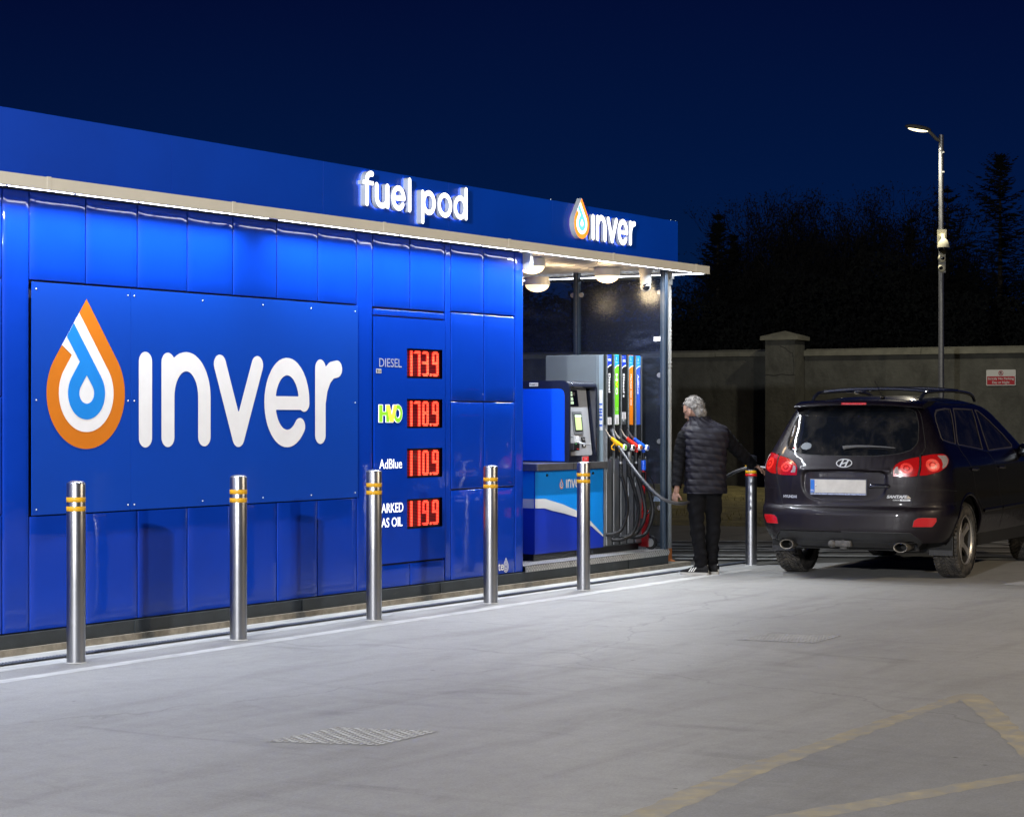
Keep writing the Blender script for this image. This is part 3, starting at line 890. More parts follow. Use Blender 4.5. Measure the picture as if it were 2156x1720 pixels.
# small white lettering and drop at the foot of the wall
fl = thing('wall_transfer', (15.7, 9.99, .15), 'small white lettering and drop outline low on the blue wall beside the bay', 'sign')
text('letters', 'te', (15.800, 9.9915, .178), UX, UZ, None, .066, M_WHITE, fl, .01)
def ring(fn, a, b_): return lambda U, V: np.minimum(fn(U, V) - a, b_ - fn(U, V))
for a_, b_ in ((0, .055), (.12, .17), (.23, .28)):
    shape('drop_line', contour(ring(dFull, a_, b_), -.02, .78, -.02, 1.04, .008), lambda u, v: (15.888 + u * .112, 9.9915, .157 + v * .132), 0, NF, M_WHITE, fl)

# ------------------------------------------------------------------ pump bay
b = B(); b.box(16.25, 19.03, 10.03, 12.35, .05, .19); b.done('bay_floor', M_SKIRT, bld)
stp = thing('chequer_plate_step', (16.25, 10.0, .19), 'aluminium chequer plate step along the front of the pump bay', 'step')
M_CHQ = mat('chequer_aluminium', (.42, .41, .40), .38, metal=.75, var=.18, vscale=9, dirt=((.12, .11, .09), .5, (3, 3, 3)))
b = B(); b.box(16.248, 19.055, 9.975, 9.982, .137, .197); b.box(16.248, 19.055, 9.975, 10.32, .190, .197); b.done('step_plate', M_CHQ, stp)
b = B()
def lozenge(b, c, du, dv, n):
    c = np.array(c); du = np.array(du); dv = np.array(dv); n = np.array(n)
    b.add([c - du, c - dv, c + du, c + dv, c + n], [(0, 1, 4), (1, 2, 4), (2, 3, 4), (3, 0, 4)])
x = 16.27
while x < 19.05:
    for j, z in enumerate((.148, .166, .184)):
        xx = x + (.022 if j % 2 else 0)
        lozenge(b, (xx, 9.975, z), (.011 if j % 2 == 0 else .006, 0, .006), (.005, 0, -.012), (0, -.004, 0))
    for k in range(9):
        y = 9.99 + k * .036; xx = x + (.022 if k % 2 else 0)
        lozenge(b, (xx, y, .197), (.017, .004, 0) if k % 2 else (.004, .016, 0), (-.002, .005, 0) if k % 2 else (.005, -.002, 0), (0, 0, .004))
    x += .044
o = b.done('step_tread', mat('chequer_raised', (.62, .61, .58), .3, metal=.7), stp); o['kind'] = 'stuff'

def post(x, y, w, d, label):
    t = thing('canopy_post', (x, y, .19), label, 'post', 'dark posts of the glazed bay end')
    b = B(); b.bbox(x - w / 2, x + w / 2, y - d / 2, y + d / 2, .197, 3.062, .004); b.done('post_body', M_POST, t)
    b = B(); b.box(x - w / 2 - .003, x - w / 2 - .0005, y - d * .12, y - d * .06, .2, 3.05); b.done('seam', M_GALV, t)
    return t
post(19.02, 10.015, .06, .06, 'dark square canopy post at the front right corner of the bay')
post(19.02, 11.045, .06, .06, 'dark square post halfway along the glazed end of the bay')
post(19.02, 12.33, .06, .06, 'dark square post at the back of the glazed end, hidden by the building')
def glass_mat():
    m = bpy.data.materials.new('bay_glass'); m.use_nodes = True; nt = m.node_tree
    for n in list(nt.nodes): nt.nodes.remove(n)
    out = nt.nodes.new('ShaderNodeOutputMaterial')
    tr = nt.nodes.new('ShaderNodeBsdfTransparent'); tr.inputs[0].default_value = (.80, .86, .90, 1)
    gl = nt.nodes.new('ShaderNodeBsdfGlossy'); gl.inputs['Roughness'].default_value = .22; gl.inputs[0].default_value = (.9, .95, 1, 1)
    gr = nt.nodes.new('ShaderNodeBsdfGlossy'); gr.inputs['Roughness'].default_value = .32; gr.inputs[0].default_value = (.75, .8, .95, 1)
    df = nt.nodes.new('ShaderNodeBsdfDiffuse'); df.inputs[0].default_value = (.16, .20, .36, 1)
    fr = nt.nodes.new('ShaderNodeLayerWeight')
    m1 = nt.nodes.new('ShaderNodeMixShader'); m2 = nt.nodes.new('ShaderNodeMixShader'); m3 = nt.nodes.new('ShaderNodeMixShader')
    mulf = nt.nodes.new('ShaderNodeMath'); mulf.operation = 'MULTIPLY_ADD'; mulf.inputs[1].default_value = .5; mulf.inputs[2].default_value = .02; mulf.use_clamp = True
    pw = nt.nodes.new('ShaderNodeMath'); pw.operation = 'POWER'; pw.inputs[1].default_value = 4; nt.links.new(fr.outputs['Facing'], pw.inputs[0]); nt.links.new(pw.outputs[0], mulf.inputs[0]); nt.links.new(mulf.outputs[0], m1.inputs[0]); nt.links.new(tr.outputs[0], m1.inputs[1]); nt.links.new(gl.outputs[0], m1.inputs[2])
    # wiped smears
    f = _noise(nt, 2.2, 8, .7, _pos(nt, (1, 1.1, 4.2), (.7, 0, 0)), 1.6)
    r1 = _ramp(nt, f, .46, .78, (0, 0, 0, 1), (.16, .16, .16, 1))
    f2 = _noise(nt, 1.4, 3, .6, _pos(nt, (1, 1, 1)), .3)
    r2 = _ramp(nt, f2, .45, .75, (0, 0, 0, 1), (1, 1, 1, 1))
    mm = nt.nodes.new('ShaderNodeMath'); mm.operation = 'MULTIPLY'; nt.links.new(r1, mm.inputs[0]); nt.links.new(r2, mm.inputs[1])
    ma = nt.nodes.new('ShaderNodeMath'); ma.operation = 'ADD'; ma.inputs[1].default_value = .018; nt.links.new(mm.outputs[0], ma.inputs[0])
    nt.links.new(ma.outputs[0], m2.inputs[0]); nt.links.new(m1.outputs[0], m2.inputs[1]); nt.links.new(m3.outputs[0], m2.inputs[2])
    m3.inputs[0].default_value = 1.0; nt.links.new(gr.outputs[0], m3.inputs[1]); nt.links.new(df.outputs[0], m3.inputs[2])
    nt.links.new(m2.outputs[0], out.inputs[0])
    return m
M_GLASS = glass_mat()
for y0, y1, lab in ((10.05, 11.01, 'front smeared glass pane at the end of the pump bay'), (11.08, 12.295, 'rear smeared glass pane at the end of the pump bay')):
    g = thing('glass_screen', (19.02, y0, .2), lab, 'glass screen', 'glass panes closing the end of the pump bay')
    b = B(); b.box(19.016, 19.024, y0, y1, .22, 2.965); b.done('pane', M_GLASS, g)
    b = B()
    for yy in (y0, y1):
        for z in (.62, 1.30, 1.98, 2.83):
            s = 1 if yy == y0 else -1
            b.lathe([(.0, -.012), (.024, -.012), (.026, -.006), (.026, .006), (.024, .012), (0, .012)], (19.02, yy + s * .018, z), 14, 'x')
    b.done('glass_clamp', M_STEELD, g)
b = B(); b.box(19.0, 19.05, 9.99, 12.36, 2.972, 3.0); b.done('glazing_head', M_POST, bld)
st = thing('notice_label', (19.0, 10.08, 2.1), 'small white label stuck high on the glass by the front post', 'label')
b = B(); b.box(19.012, 19.0145, 10.055, 10.13, 2.33, 2.375); b.done('label', M_LABEL, st)
st = thing('notice_label', (19.0, 10.08, .8), 'small pale label stuck low on the glass by the front post', 'label')
b = B(); b.box(19.012, 19.0145, 10.055, 10.15, .685, .735); b.done('label', mat('faded_label', (.22, .28, .38), .5), st)

# downpipe
dp = thing('downpipe', (19.42, 10.16, 0), 'thin pale downpipe with an orange shoe at the outer corner of the bay', 'downpipe')
b = B(); b.tube([(19.42, 10.16, .17), (19.42, 10.16, 2.86), (19.40, 10.16, 2.95), (19.34, 10.1, 3.06)], .021, 12); b.done('pipe', M_PIPE, dp, smooth=True)
b = B()
for z in (.72, .75, 2.08, 2.12, 2.45): b.lathe([(.02, -.008), (.0255, -.008), (.0255, .008), (.02, .008)], (19.42, 10.16, z), 12)
b.done('collar', M_PIPE, dp)
b = B(); b.tube([(19.42, 10.16, .18), (19.42, 10.16, .06), (19.425, 10.12, .012)], [.026, .027, .045], 12); b.done('shoe', mat('orange_clay', (.55, .16, .03), .6, var=.2), dp, smooth=True)
b = B(); b.box(19.33, 19.45, 10.12, 10.2, 2.99, 3.05); b.box(19.36, 19.43, 10.13, 10.19, 2.93, 2.99); b.done('hopper', M_PIPE, dp)

# round bulkhead lamps and dome camera under the soffit
M_BULB = mat('lamp_glass_warm', (1, .9, .7), .4, emit=(1, .72, .36), estr=1.6)
def bulkhead(x, y, label, p=18, z=3.068):
    t = thing('ceiling_lamp', (x, y, z), label, 'ceiling lamp', 'round bulkhead lamps under the canopy')
    b = B(); b.lathe([(.05, 0), (.115, 0), (.125, -.01), (.132, -.07), (.128, -.085), (.10, -.085)], (x, y, z), 28); b.done('lamp_base', M_OFFW, t, smooth=True)
    b = B(); b.lathe([(.122, -.083)] + [(.122 * math.cos(a), -.083 - .072 * math.sin(a)) for a in [PI / 2 * k / 7 for k in range(1, 7)]] + [(.012, -.155)], (x, y, z), 28); b.done('lamp_glass', M_BULB, t, smooth=True, sharp=None)
    l = bpy.data.lights.new('lamp_light', 'POINT'); l.energy = p; l.color = (1, .70, .38); l.shadow_soft_size = .1
    lo = bpy.data.objects.new('lamp_light', l); COL.objects.link(lo); lo.location = (0, 0, -.22); lo.parent = t
    return t
bulkhead(16.98, 10.36, 'warm glowing bulkhead lamp nearest the blue wall, left end of the bay')
bulkhead(18.55, 10.42, 'warm glowing bulkhead lamp further right beside the dome camera')
def dome_cam(x, y, z, label, R=.055):
    t = thing('dome_camera', (x, y, z), label, 'camera')
    b = B(); b.lathe([(.03, .0), (.068, 0), (.070, -.012), (.066, -.05), (.060, -.09), (.058, -.15), (.05, -.165), (.02, -.17)], (x, y, z), 24); b.done('mount', M_PIPE, t, smooth=True)
    b = B(); b.ell((x, y, z - .175), (.056, .056, .062), 20, 12); b.done('eyeball', M_PIPE, t, smooth=True)
    d = Vector((-.72, -.60, -.36)).normalized()
    c = Vector((x, y, z - .175)) + d * .038
    M = d.to_track_quat('Z', 'Y').to_matrix()
    b = B(); b.ell(c, (.040, .040, .028), 16, 8, M); b.done('lens', mat('lens_black', (.004, .004, .006), .08, coat=1), t, smooth=True)
    return t
bulkhead(18.30, 11.10, 'warm glowing bulkhead lamp deeper in the bay, seen lower beside the blue wall', 3, 2.985)  # added lamp, stands in for the reflection of a bulkhead lamp in the glass
dome_cam(18.87, 10.15, 3.066, 'white dome security camera hanging under the canopy beside the right post')
cj = thing('junction_box', (16.3, 9.95, 3.0), 'small white junction box at the top corner where the wall meets the bay', 'box')
b = B(); b.bbox(16.248, 16.30, 9.93, 10.02, 2.90, 3.06, .006); b.done('box_body', M_OFFW, cj)

# ------------------------------------------------------------------ fuel dispenser
pm = thing('fuel_dispenser', (17.5, 10.3, .2), 'fuel dispenser with five coloured product columns, hoses and a blue front panel', 'fuel pump')
X0, X1, YF = 18.092, 18.862, 10.200
b = B(); b.bbox(X0, X1, YF + .004, 10.875, .262, 2.170, .008); b.done('cabinet', M_GREYP, pm)
b = B(); b.box(X0 + .004, X0 + .03, YF, YF + .02, .27, 2.172); b.box(X1 - .02, X1 + .012, YF - .01, YF + .02, .27, 2.168); b.done('edge_trim', M_STEELD, pm)
b = B(); b.box(X0 - .004, X0 + .001, YF + .01, YF + .055, .3, 2.165); b.box(X0 - .002, X0 + .001, YF + .075, YF + .08, .3, 2.165); b.done('door_edge', mat('grey_blue', (.20, .26, .30), .35, metal=.2), pm)
b = B(); b.box(16.80, X1 - .002, YF + .03, 10.85, .197, .262); b.done('plinth', M_BLACK, pm)
# sticker strip on the cabinet edge
b = B(); b.box(X0 - .0065, X0 - .0045, YF + .012, YF + .05, 1.42, 1.82); b.done('info_sticker', M_LABEL, pm)
b = B()
for z in (1.52, 1.56, 1.59, 1.62, 1.67, 1.46): b.box(X0 - .0085, X0 - .007, YF + .014, YF + .048, z, z + .017)
b.done('sticker_print', mat('blue_ink', (.02, .09, .5), .5), pm)
ch = [(18.130, 18.213), (18.277, 18.364), (18.426, 18.511), (18.577, 18.663), (18.727, 18.818)]
M_SB = mat('sticker_black', (.008, .008, .009), .3); M_SG = mat('sticker_green', (.13, .50, .015), .4)
M_SO = mat('sticker_orange', (.62, .17, .003), .4); M_SBL = mat('sticker_blue', (.02, .075, .50), .4); M_DKBL = mat('sticker_dark_blue', (.004, .03, .42), .4)
M_STK = mat('dark_channel', (.025, .033, .030), .3, metal=.5)
spec = [('Diesel', M_SB, M_DKBL, M_WHITE, .105), ('HVO', M_SG, M_SKY, M_WHITE, .21), ('Diesel', M_SB, M_DKBL, M_WHITE, .105), ('Marked Gas Oil', M_SO, M_SKY, M_WHITE, .22), ('AdBlue', M_SBL, M_SKY, M_WHITE, .165)]
for i, ((a, c), (txt, base, top, ink, ln)) in enumerate(zip(ch, spec)):
    b = B(); b.box(a - .036, a - .0045, YF - .012, YF + .003, 1.473, 2.172); b.done('channel', M_STK, pm)
    b = B(); b.box(a - .0045, a - .001, YF - .022, YF + .003, 1.0, 2.174); b.done('channel_edge', M_GALV, pm)
    co = B(); co.box(a, c, YF - .018, YF + .002, 1.473, 2.176); co = co.done('product_column', base, pm)
    yy = YF - .0195
    # top field with curved white line
    ztop = 2.172; zl, zr = 2.045, 2.075
    cv = [(a + (c - a) * t, zl + (zr - zl) * math.sin(t * PI / 2)) for t in [k / 8 for k in range(9)]]
    shape('top_field', [[(a, ztop)] + cv + [(c, ztop)]], FR(yy), 0, NF, top, co)
    shape('curve_line', [cv + [(x, z - .010) for x, z in cv[::-1]]], FR(yy - .001), 0, NF, M_WHITE, co)
    if i in (0, 2):
        text('letters', 'xtra', (a + .010, yy - .001, 2.105), UX, UZ, c - a - .02, .030, M_WHITE, co, .02)
        text('letters', 'inver', (a + .006, yy - .001, 2.150), UX, UZ, .04, .009, M_WHITE, co)
    else:
        drop_logo(a + .024, 2.118, .042, yy, co, 0, (M_ORANGE, M_WHITE, M_SKY), .0012)
        text('letters', 'inver', (a + .016, yy - .001, 2.094), UX, UZ, .050, .014, M_WHITE, co)
    # vertical product name, reading downwards
    z0 = 1.985
    if i == 1:
        w = .215
        for s_, zz, mm in (('H', 0, M_WHITE), ('V', .070, mat('sticker_yellow', (.85, .62, .02), .4)), ('O', .140, M_WHITE)):
            text('letters', s_, (a + .020, yy - .001, z0 - zz), (0, 0, -1), UX, .072, .044, mm, co, .03)
        for k in range(2): text('letters', ('Renewable', 'Diesel')[k], (a + .020, yy - .001, 1.635 - k * .018), UX, UZ, .046, .009, M_WHITE, co)
    else:
        w = {'Diesel': .19, 'Marked Gas Oil': .315, 'AdBlue': .20}[txt]
        h = .036 if i != 3 else .026
        text('letters', txt, (a + (.022 if i != 3 else .028), yy - .001, z0), (0, 0, -1), UX, w, h, ink, co, .022)
    if i == 2:
        text('letters', 's', (a + .022, yy - .001, 1.775), (0, 0, -1), UX, .025, .025, M_WHITE, co, .02)
    if i < 3:
        zz0, zz1 = ((1.476, 1.548), (1.476, 1.575), (1.53, 1.60))[i]
        b = B(); b.box(a + .004, c - .004, yy - .002, yy, zz0, zz1); b.done('notice', M_LABEL, co)
        b = B()
        for k in range(6): b.box(a + .022, c - .022, yy - .0032, yy - .0025, zz0 + .01 + k * .01, zz0 + .0125 + k * .01)
        b.done('notice_print', mat('grey_ink', (.2, .2, .22), .5), co)
    if i == 2:
        b = B(); b.box(a + .004, c - .004, yy - .0015, yy, 1.476, 1.528); b.done('steel_plate', M_STEELD, co)
        b = B(); b.lathe([(.016, -.012), (.016, 0)], ((a + c) / 2, yy, 1.51), 14, 'y'); b.done('lock', M_STEELD, co, smooth=True)
    # nozzle boot recess (black) below, brushed strip further down
    b = B(); b.box(a - .0005, c + .0, YF - .004, YF + .002, 1.14, 1.472)
    b.add([(a + .03, YF - .0045, 1.46), (c - .015, YF - .0045, 1.46), (c - .015, YF - .0045, 1.30), (a + .03, YF - .0045, 1.33)], [(0, 1, 2, 3)])
    b.box(a + .055, a + .058, YF - .04, YF - .005, 1.2, 1.46); b.box(c - .006, c - .003, YF - .03, YF - .005, 1.16, 1.47)
    b.done('nozzle_boot', M_BLACK, pm)
    b = B(); b.bbox(a - .003, c + .015, YF - .014, YF + .002, .275, 1.128, .003); b.done('steel_strip', M_STEELD, pm)
    b = B(); b.box(c + .016, c + .045, YF - .006, YF + .002, .275, 1.135); b.done('hose_slot', M_BLACK, pm)
# lower blue front cabinet with wave artwork
CX0, CX1, CY = 16.772, 18.080, 10.198
b = B(); b.box(CX0, CX1, CY + .002, 10.80, .262, 1.045); b.done('lower_cabinet', M_DKBL, pm)
def wave(u): # centre line of the white band
    pts = [(16.772, .739, .044), (16.95, .735, .046), (17.10, .705, .046), (17.30, .67, .042), (17.556, .612, .032), (17.82, .512, .022), (18.08, .372, .010)]
    xs = [p[0] for p in pts]
    return np.interp(u, xs, [p[1] for p in pts]), np.interp(u, xs, [p[2] for p in pts])
us = [CX0 + .004 + (CX1 - CX0 - .008) * k / 40 for k in range(41)]
up = [(u, wave(u)[0] + wave(u)[1]) for u in us]; lo = [(u, wave(u)[0] - wave(u)[1]) for u in us]
shape('light_blue_field', [[(us[0], 1.040)] + up[:] + [(us[-1], 1.040)]], FR(CY), 0, NF, M_SKY, pm)
shape('white_wave', [up + lo[::-1]], FR(CY - .0005), 0, NF, mat('wave_white', (.58, .60, .62), .4), pm)
# the side face carries the same bands
S_ = lambda u, v: (CX0 - .001, u, v)
for nm, z0, z1, mm in (('light_blue_field', .783, 1.04, M_SKY), ('white_wave', .695, .783, mat('wave_white', (.58, .60, .62), .4))):
    shape(nm, [[(CY + .01, z0), (10.79, z0), (10.79, z1), (CY + .01, z1)]], S_, 0, (-1, 0, 0), mm, pm)
LK = B()
for x in (16.985, 17.863): LK.lathe([(.013, -.010), (.013, 0)], (x, CY, 1.0), 12, 'y')
LK.done('cabinet_lock', M_BLACK, pm)
drop_logo(17.222, .862, .098, CY - .002, pm, 0, lift=.001)
for k, l in WORD.items():
    shape('letter', l, lambda u, v: (17.222 + .006 + u * .128, CY - .002, .868 + v * .125), 0, NF, M_WHITE, pm)
b = B(); b.bbox(16.755, 18.086, 10.155, 10.82, 1.046, 1.112, .004); b.done('ledge', mat('ledge_steel', (.16, .16, .165), .35, metal=.7, var=.2), pm)
b = B(); b.box(17.415, 17.418, 10.150, 10.1535, 1.05, 1.11); b.done('ledge_joint', M_BLACK, pm)

# hoses and nozzles, colour coded
def P(px, py, t): # metres: right of the view axis, up, depth along view  -> world
    return (t * CA + px * SA, t * SA - px * CA, py)
M_YN = mat('nozzle_yellow', (.78, .40, .004), .35, coat=.3); M_RN = mat('nozzle_red', (.70, .025, .012), .35, coat=.3)
M_BN = mat('nozzle_blue', (.008, .09, .62), .35, coat=.3); M_KN = mat('nozzle_black', (.02, .022, .025), .3, coat=.3)
M_CAPB = {'y': M_SG, 'k': M_BLACK, 'r': M_SO, 'b': M_SBL}
YN = 10.05
def nozzle(x, z, m, key, sw, drop_len, loop, grey=False):
    """body from spout tip at upper left to round swivel cap at lower right, hose hanging from it"""
    nz_ = B(); nz_.tube([(x - .112, YN + .10, z + .125), (x - .085, YN + .075, z + .062), (x - .055, YN + .045, z + .020)], [.009, .012, .014], 10)
    body = B()
    body.tube([(x - .066, YN + .055, z + .036), (x - .04, YN + .035, z + .006), (x - .01, YN + .01, z - .028), (x + .026, YN - .02, z - .055)], [.021, .027, .036, .030], 12, flat=.75)
    body.tube([(x + .005, YN, z - .04), (x + .022, YN - .005, z - .075), (x + .028, YN - .005, z - .105)], [.026, .027, .021], 12, flat=.7)
    o = body.done('nozzle', m, pm, smooth=True)
    nz_.done('spout', M_STEEL if not grey else M_STEELD, o, smooth=True)
    c = B(); c.lathe([(.030, -.012), (.031, 0), (.028, .02)], (x + .034, YN - .042, z - .060), 18, 'y'); c.done('swivel_cap', M_WHITE, o, smooth=True)
    c = B(); c.lathe([(.021, -.002), (.021, 0)], (x + .034, YN - .0545, z - .060), 16, 'y'); c.done('cap_disc', M_CAPB[key], o)
    c = B(); c.tube([(x - .045, YN + .03, z - .02), (x - .075, YN + .045, z - .048), (x - .070, YN + .045, z - .075), (x - .045, YN + .03, z - .085)], .006, 8); c.done('trigger_guard', m if key == 'y' else M_BLACK, o)
    h0 = (x + .030, YN - .005, z - .10)
    c = B()
    if key == 'b':
        c.tube([h0, (x + .033, YN, z - .19)], [.017, .016], 10); c.done('handle_grip', M_BLACK, o, smooth=True)
        c = B(); c.lathe([(.017, 0), (.024, -.004), (.026, -.05), (.022, -.055), (.026, -.06), (.026, -.10), (.018, -.104)], (x + .036, YN, z - .185), 16); c.done('breakaway', M_BN, o, smooth=True)
        zs = z - .285
    else:
        c.tube([h0, (x + .032, YN, z - .20)], [.018, .017] if not grey else [.026, .022], 12); c.done('handle_grip', M_STEELD if grey else M_BLACK, o, smooth=True)
        zs = z - .20
        c = B(); c.lathe([(.016, 0), (.020, -.003), (.020, -.02), (.016, -.022)], (x + .032, YN, zs), 14); c.done('ferrule', M_STEELD, o, smooth=True)
    c = B(); bs = [(.019, 0)]
    for k in range(8): bs += [(.022, -.02 - k * .015), (.0185, -.027 - k * .015)]
    c.lathe(bs, (x + .034, YN, zs - .02), 14); c.done('strain_relief', M_RUB, o, smooth=True)
    pts = [(x + .034, YN, zs - .12)] + loop
    cv = smooth_path(pts, 12)
    c = B(); c.tube(cv, .0185, 12); c.done('hose', M_RUB, pm, smooth=True)
def smooth_path(P_, n=10):
    P_ = [Vector(p) for p in P_]; out = []
    for i in range(len(P_) - 1):
        a = P_[max(i - 1, 0)]; b_ = P_[i]; c = P_[i + 1]; d = P_[min(i + 2, len(P_) - 1)]
        for k in range(n):
            t = k / n
            out.append(.5 * ((2 * b_) + (c - a) * t + (2 * a - 5 * b_ + 4 * c - d) * t * t + (3 * b_ - a - 3 * c + d) * t ** 3))
    out.append(P_[-1]); return out
nozzle(18.145 - .01, 1.31, M_YN, 'y', 0, 0, [(18.235, YN - .02, .80), (18.245, YN - .03, .62), (18.20, YN, .45), (18.13, YN + .05, .395), (18.09, YN + .13, .385)])
nozzle(18.305, 1.305, M_KN, 'k', 0, 0, [(18.41, YN - .03, .80), (18.425, YN - .06, .60), (18.37, YN - .03, .40), (18.27, YN + .03, .335), (18.22, YN + .13, .33)], True)
nozzle(18.455, 1.305, M_RN, 'r', 0, 0, [(18.555, YN - .03, .80), (18.565, YN - .06, .58), (18.50, YN - .03, .42), (18.42, YN + .02, .36), (18.37, YN + .13, .35)])
nozzle(18.605, 1.30, M_BN, 'b', 0, 0, [(18.70, YN - .03, .80), (18.73, YN - .06, .60), (18.66, YN - .04, .41), (18.56, YN, .345), (18.50, YN + .13, .345)])
b = B(); b.tube(smooth_path([(18.66, YN, 1.02), (18.75, YN - .03, .93), (18.78, YN - .05, .80), (18.71, YN - .04, .62), (18.64, YN - .02, .55), (18.62, YN, .52)], 10), .008, 8)
b.box(18.60, 18.635, YN - .01, YN + .02, .46, .53); b.done('vapour_line', M_BLACK, pm)

# payment terminal head
pt = thing('payment_terminal', (17.4, 10.2, 1.11), 'black hooded payment terminal with blue side panel, grey keypad face and green screen', 'payment terminal')
HX0, HX1, HY, HZ0, HZ1 = 17.402, 17.948, 10.195, 1.092, 1.905
# hood: ring section swept from the front opening; rounded top corners
def hood_side(off, r):
    y0, y1, z0, z1 = HY + off, 10.90, HZ0 + off, HZ1 - off
    return [(y1, z0), (y0, z0), (y0, z1 - r)] + [(y0 + r - r * math.cos(a), z1 - r + r * math.sin(a)) for a in [PI / 2 * k / 8 for k in range(1, 9)]] + [(y1, z1)]
shape('hood', [hood_side(0, .07)], lambda u, v: (HX0, u, v), .030, (-1, 0, 0), mat('hood_black', (.010, .012, .022), .22, coat=.5, coatr=.1), pt)
shape('hood', [hood_side(0, .07)], lambda u, v: (HX1 - .03, u, v), .030, (-1, 0, 0), MATS['hood_black'], pt)
tp = hood_side(0, .07)[2:]; inn = hood_side(.03, .05)[2:]
b = B()
n = len(tp)
v = [(HX0 + .03, y, z) for y, z in tp] + [(HX1 - .03, y, z) for y, z in tp] + [(HX0 + .03, y, z) for y, z in inn] + [(HX1 - .03, y, z) for y, z in inn]
b.add(v, [(i, i + 1, n + i + 1, n + i) for i in range(1, n - 1)] + [(2 * n + i, 3 * n + i, 3 * n + i + 1, 2 * n + i + 1) for i in range(1, n - 1)] + [(1, n + 1, 3 * n + 1, 2 * n + 1)])
b.box(HX0 + .0305, HX1 - .0305, HY, 10.6, HZ0, HZ0 + .082)
b.box(HX0 + .031, HX1 - .031, 10.42, 10.5, HZ0 + .05, HZ1 - .05)
b.done('hood_top', MATS['hood_black'], pt, smooth=True, sharp=30)
sp = [(10.895, 1.125), (10.245, 1.125), (10.245, 1.755), (10.25, 1.785), (10.262, 1.808), (10.285, 1.822), (10.32, 1.826), (10.895, 1.826)]
shape('side_panel', [sp], lambda u, v: (HX0 - .004, u, v), .003, (-1, 0, 0), mat('terminal_blue', (.001, .065, .70), .35, coat=.3), pt)
b = B(); b.box(HX0 - .006, HX0 - .0005, 10.545, 10.640, 1.850, 1.886); lb = b.done('pump_label', M_LABEL, pt)
text('letters', 'PUMP 1', (HX0 - .008, 10.634, 1.860), (0, -1, 0), UZ, .080, .014, M_INK, lb, .02)
# leaning face: (u across, v up) on a plane leaning back
FX0, FX1, FZ0, FZ1 = 17.436, 17.880, 1.178, 1.845
def face(d=0):
    def mp(u, v):
        t = (v - FZ0) / (FZ1 - FZ0)
        return (u, 10.212 + .075 * t - d, v)
    return mp
NT = (0, -.994, .11)
shape('terminal_face', [rrect(FX0, FX1, FZ0, FZ1, .02)], face(), .02, NT, M_TERM, pt)
shape('display_window', [rrect(FX0 + .002, 17.70, 1.655, 1.815, .004)], face(.004), .002, NT, mat('window_black', (.006, .006, .007), .15, coat=.6), pt)
M_LCD = mat('lcd_white', (.6, .75, .6), .4, emit=(.75, 1, .72), estr=.95)
M_LCDG = mat('lcd_green', (.35, .45, .2), .4, emit=(.42, .58, .22), estr=.6)
for x0, x1, z0, z1 in ((17.445, 17.595, 1.757, 1.798), (17.515, 17.602, 1.712, 1.742), (17.520, 17.605, 1.677, 1.703)):
    shape('readout', [[(x0, z0), (x1, z0), (x1, z1), (x0, z1)]], face(.0065), .001, NT, M_LCD, pt)
text('letters', '178.89', (17.475, 10.212 + .075 * .9 - .0085, 1.763), UX, UZ, .11, .028, M_INK, pt, .01)
text('letters', '100.00', (17.530, 10.212 + .075 * .83 - .0085, 1.717), UX, UZ, .065, .018, M_INK, pt, .01)
text('letters', '178.9', (17.536, 10.212 + .075 * .78 - .0085, 1.681), UX, UZ, .055, .016, M_INK, pt, .01)
text('letters', 'E', (17.618, 10.212 + .075 * .9 - .0085, 1.763), UX, UZ, .022, .026, M_LABEL, pt)
b = B(); b.box(17.450, 17.470, 10.255, 10.257, 1.680, 1.695); b.done('red_button', M_REDT, pt)
shape('screen_bezel', [rrect(17.560, 17.735, 1.385, 1.605, .006)], face(.010), .010, NT, mat('bezel', (.18, .19, .2), .35, metal=.4), pt)
shape('screen_bezel', [rrect(17.575, 17.722, 1.412, 1.580, .004)], face(.0125), .002, NT, M_BLACK, pt)
shape('screen', [[(17.590, 1.425), (17.708, 1.425), (17.708, 1.570), (17.590, 1.570)]], face(.0145), .001, NT, M_LCDG, pt)
shape('screen', [[(17.590, 1.553), (17.708, 1.553), (17.708, 1.570), (17.590, 1.570)]], face(.0165), .001, NT, M_LCD, pt)
shape('notice', [[(17.555, 1.310), (17.655, 1.310), (17.655, 1.368), (17.555, 1.368)]], face(.004), .001, NT, M_LABEL, pt)
text('letters', 'ALL RECEIPT', (17.562, 10.2205, 1.344), UX, UZ, .085, .012, M_INK, pt)
text('letters', 'UNDERNEATH', (17.562, 10.2190, 1.322), UX, UZ, .085, .012, M_INK, pt)
shape('reader_plate', [rrect(17.690, 17.765, 1.258, 1.355, .004)], face(.005), .003, NT, M_BLACK, pt)
text('letters', 'Touch', (17.697, 10.2165, 1.328), UX, UZ, .055, .016, M_LABEL, pt)
shape('card_symbol', [rrect(17.715, 17.742, 1.266, 1.300, .004)], face(.008), .002, NT, M_LABEL, pt)
b = B(); b.bbox(17.440, 17.555, 10.165, 10.215, 1.225, 1.300, .008); b.done('card_reader', M_BLACK, pt)
b = B(); b.box(17.50, 17.54, 10.162, 10.1645, 1.238, 1.244); b.done('reader_mark', M_REDT, pt)
b = B(); b.box(17.478, 17.486, 10.162, 10.1645, 1.288, 1.294); b.done('reader_lamp', mat('green_lamp', (.1, .8, .2), .4, emit=(.1, 1, .2), estr=1), pt)
b = B(); b.tube([(17.60, 10.21, 1.305), (17.63, 10.14, 1.288), (17.68, 10.12, 1.285)], .008, 8); b.tube([(17.475, 10.215, 1.36), (17.475, 10.17, 1.355), (17.475, 10.165, 1.31)], .007, 8); b.done('key_hook', M_STEELD, pt)
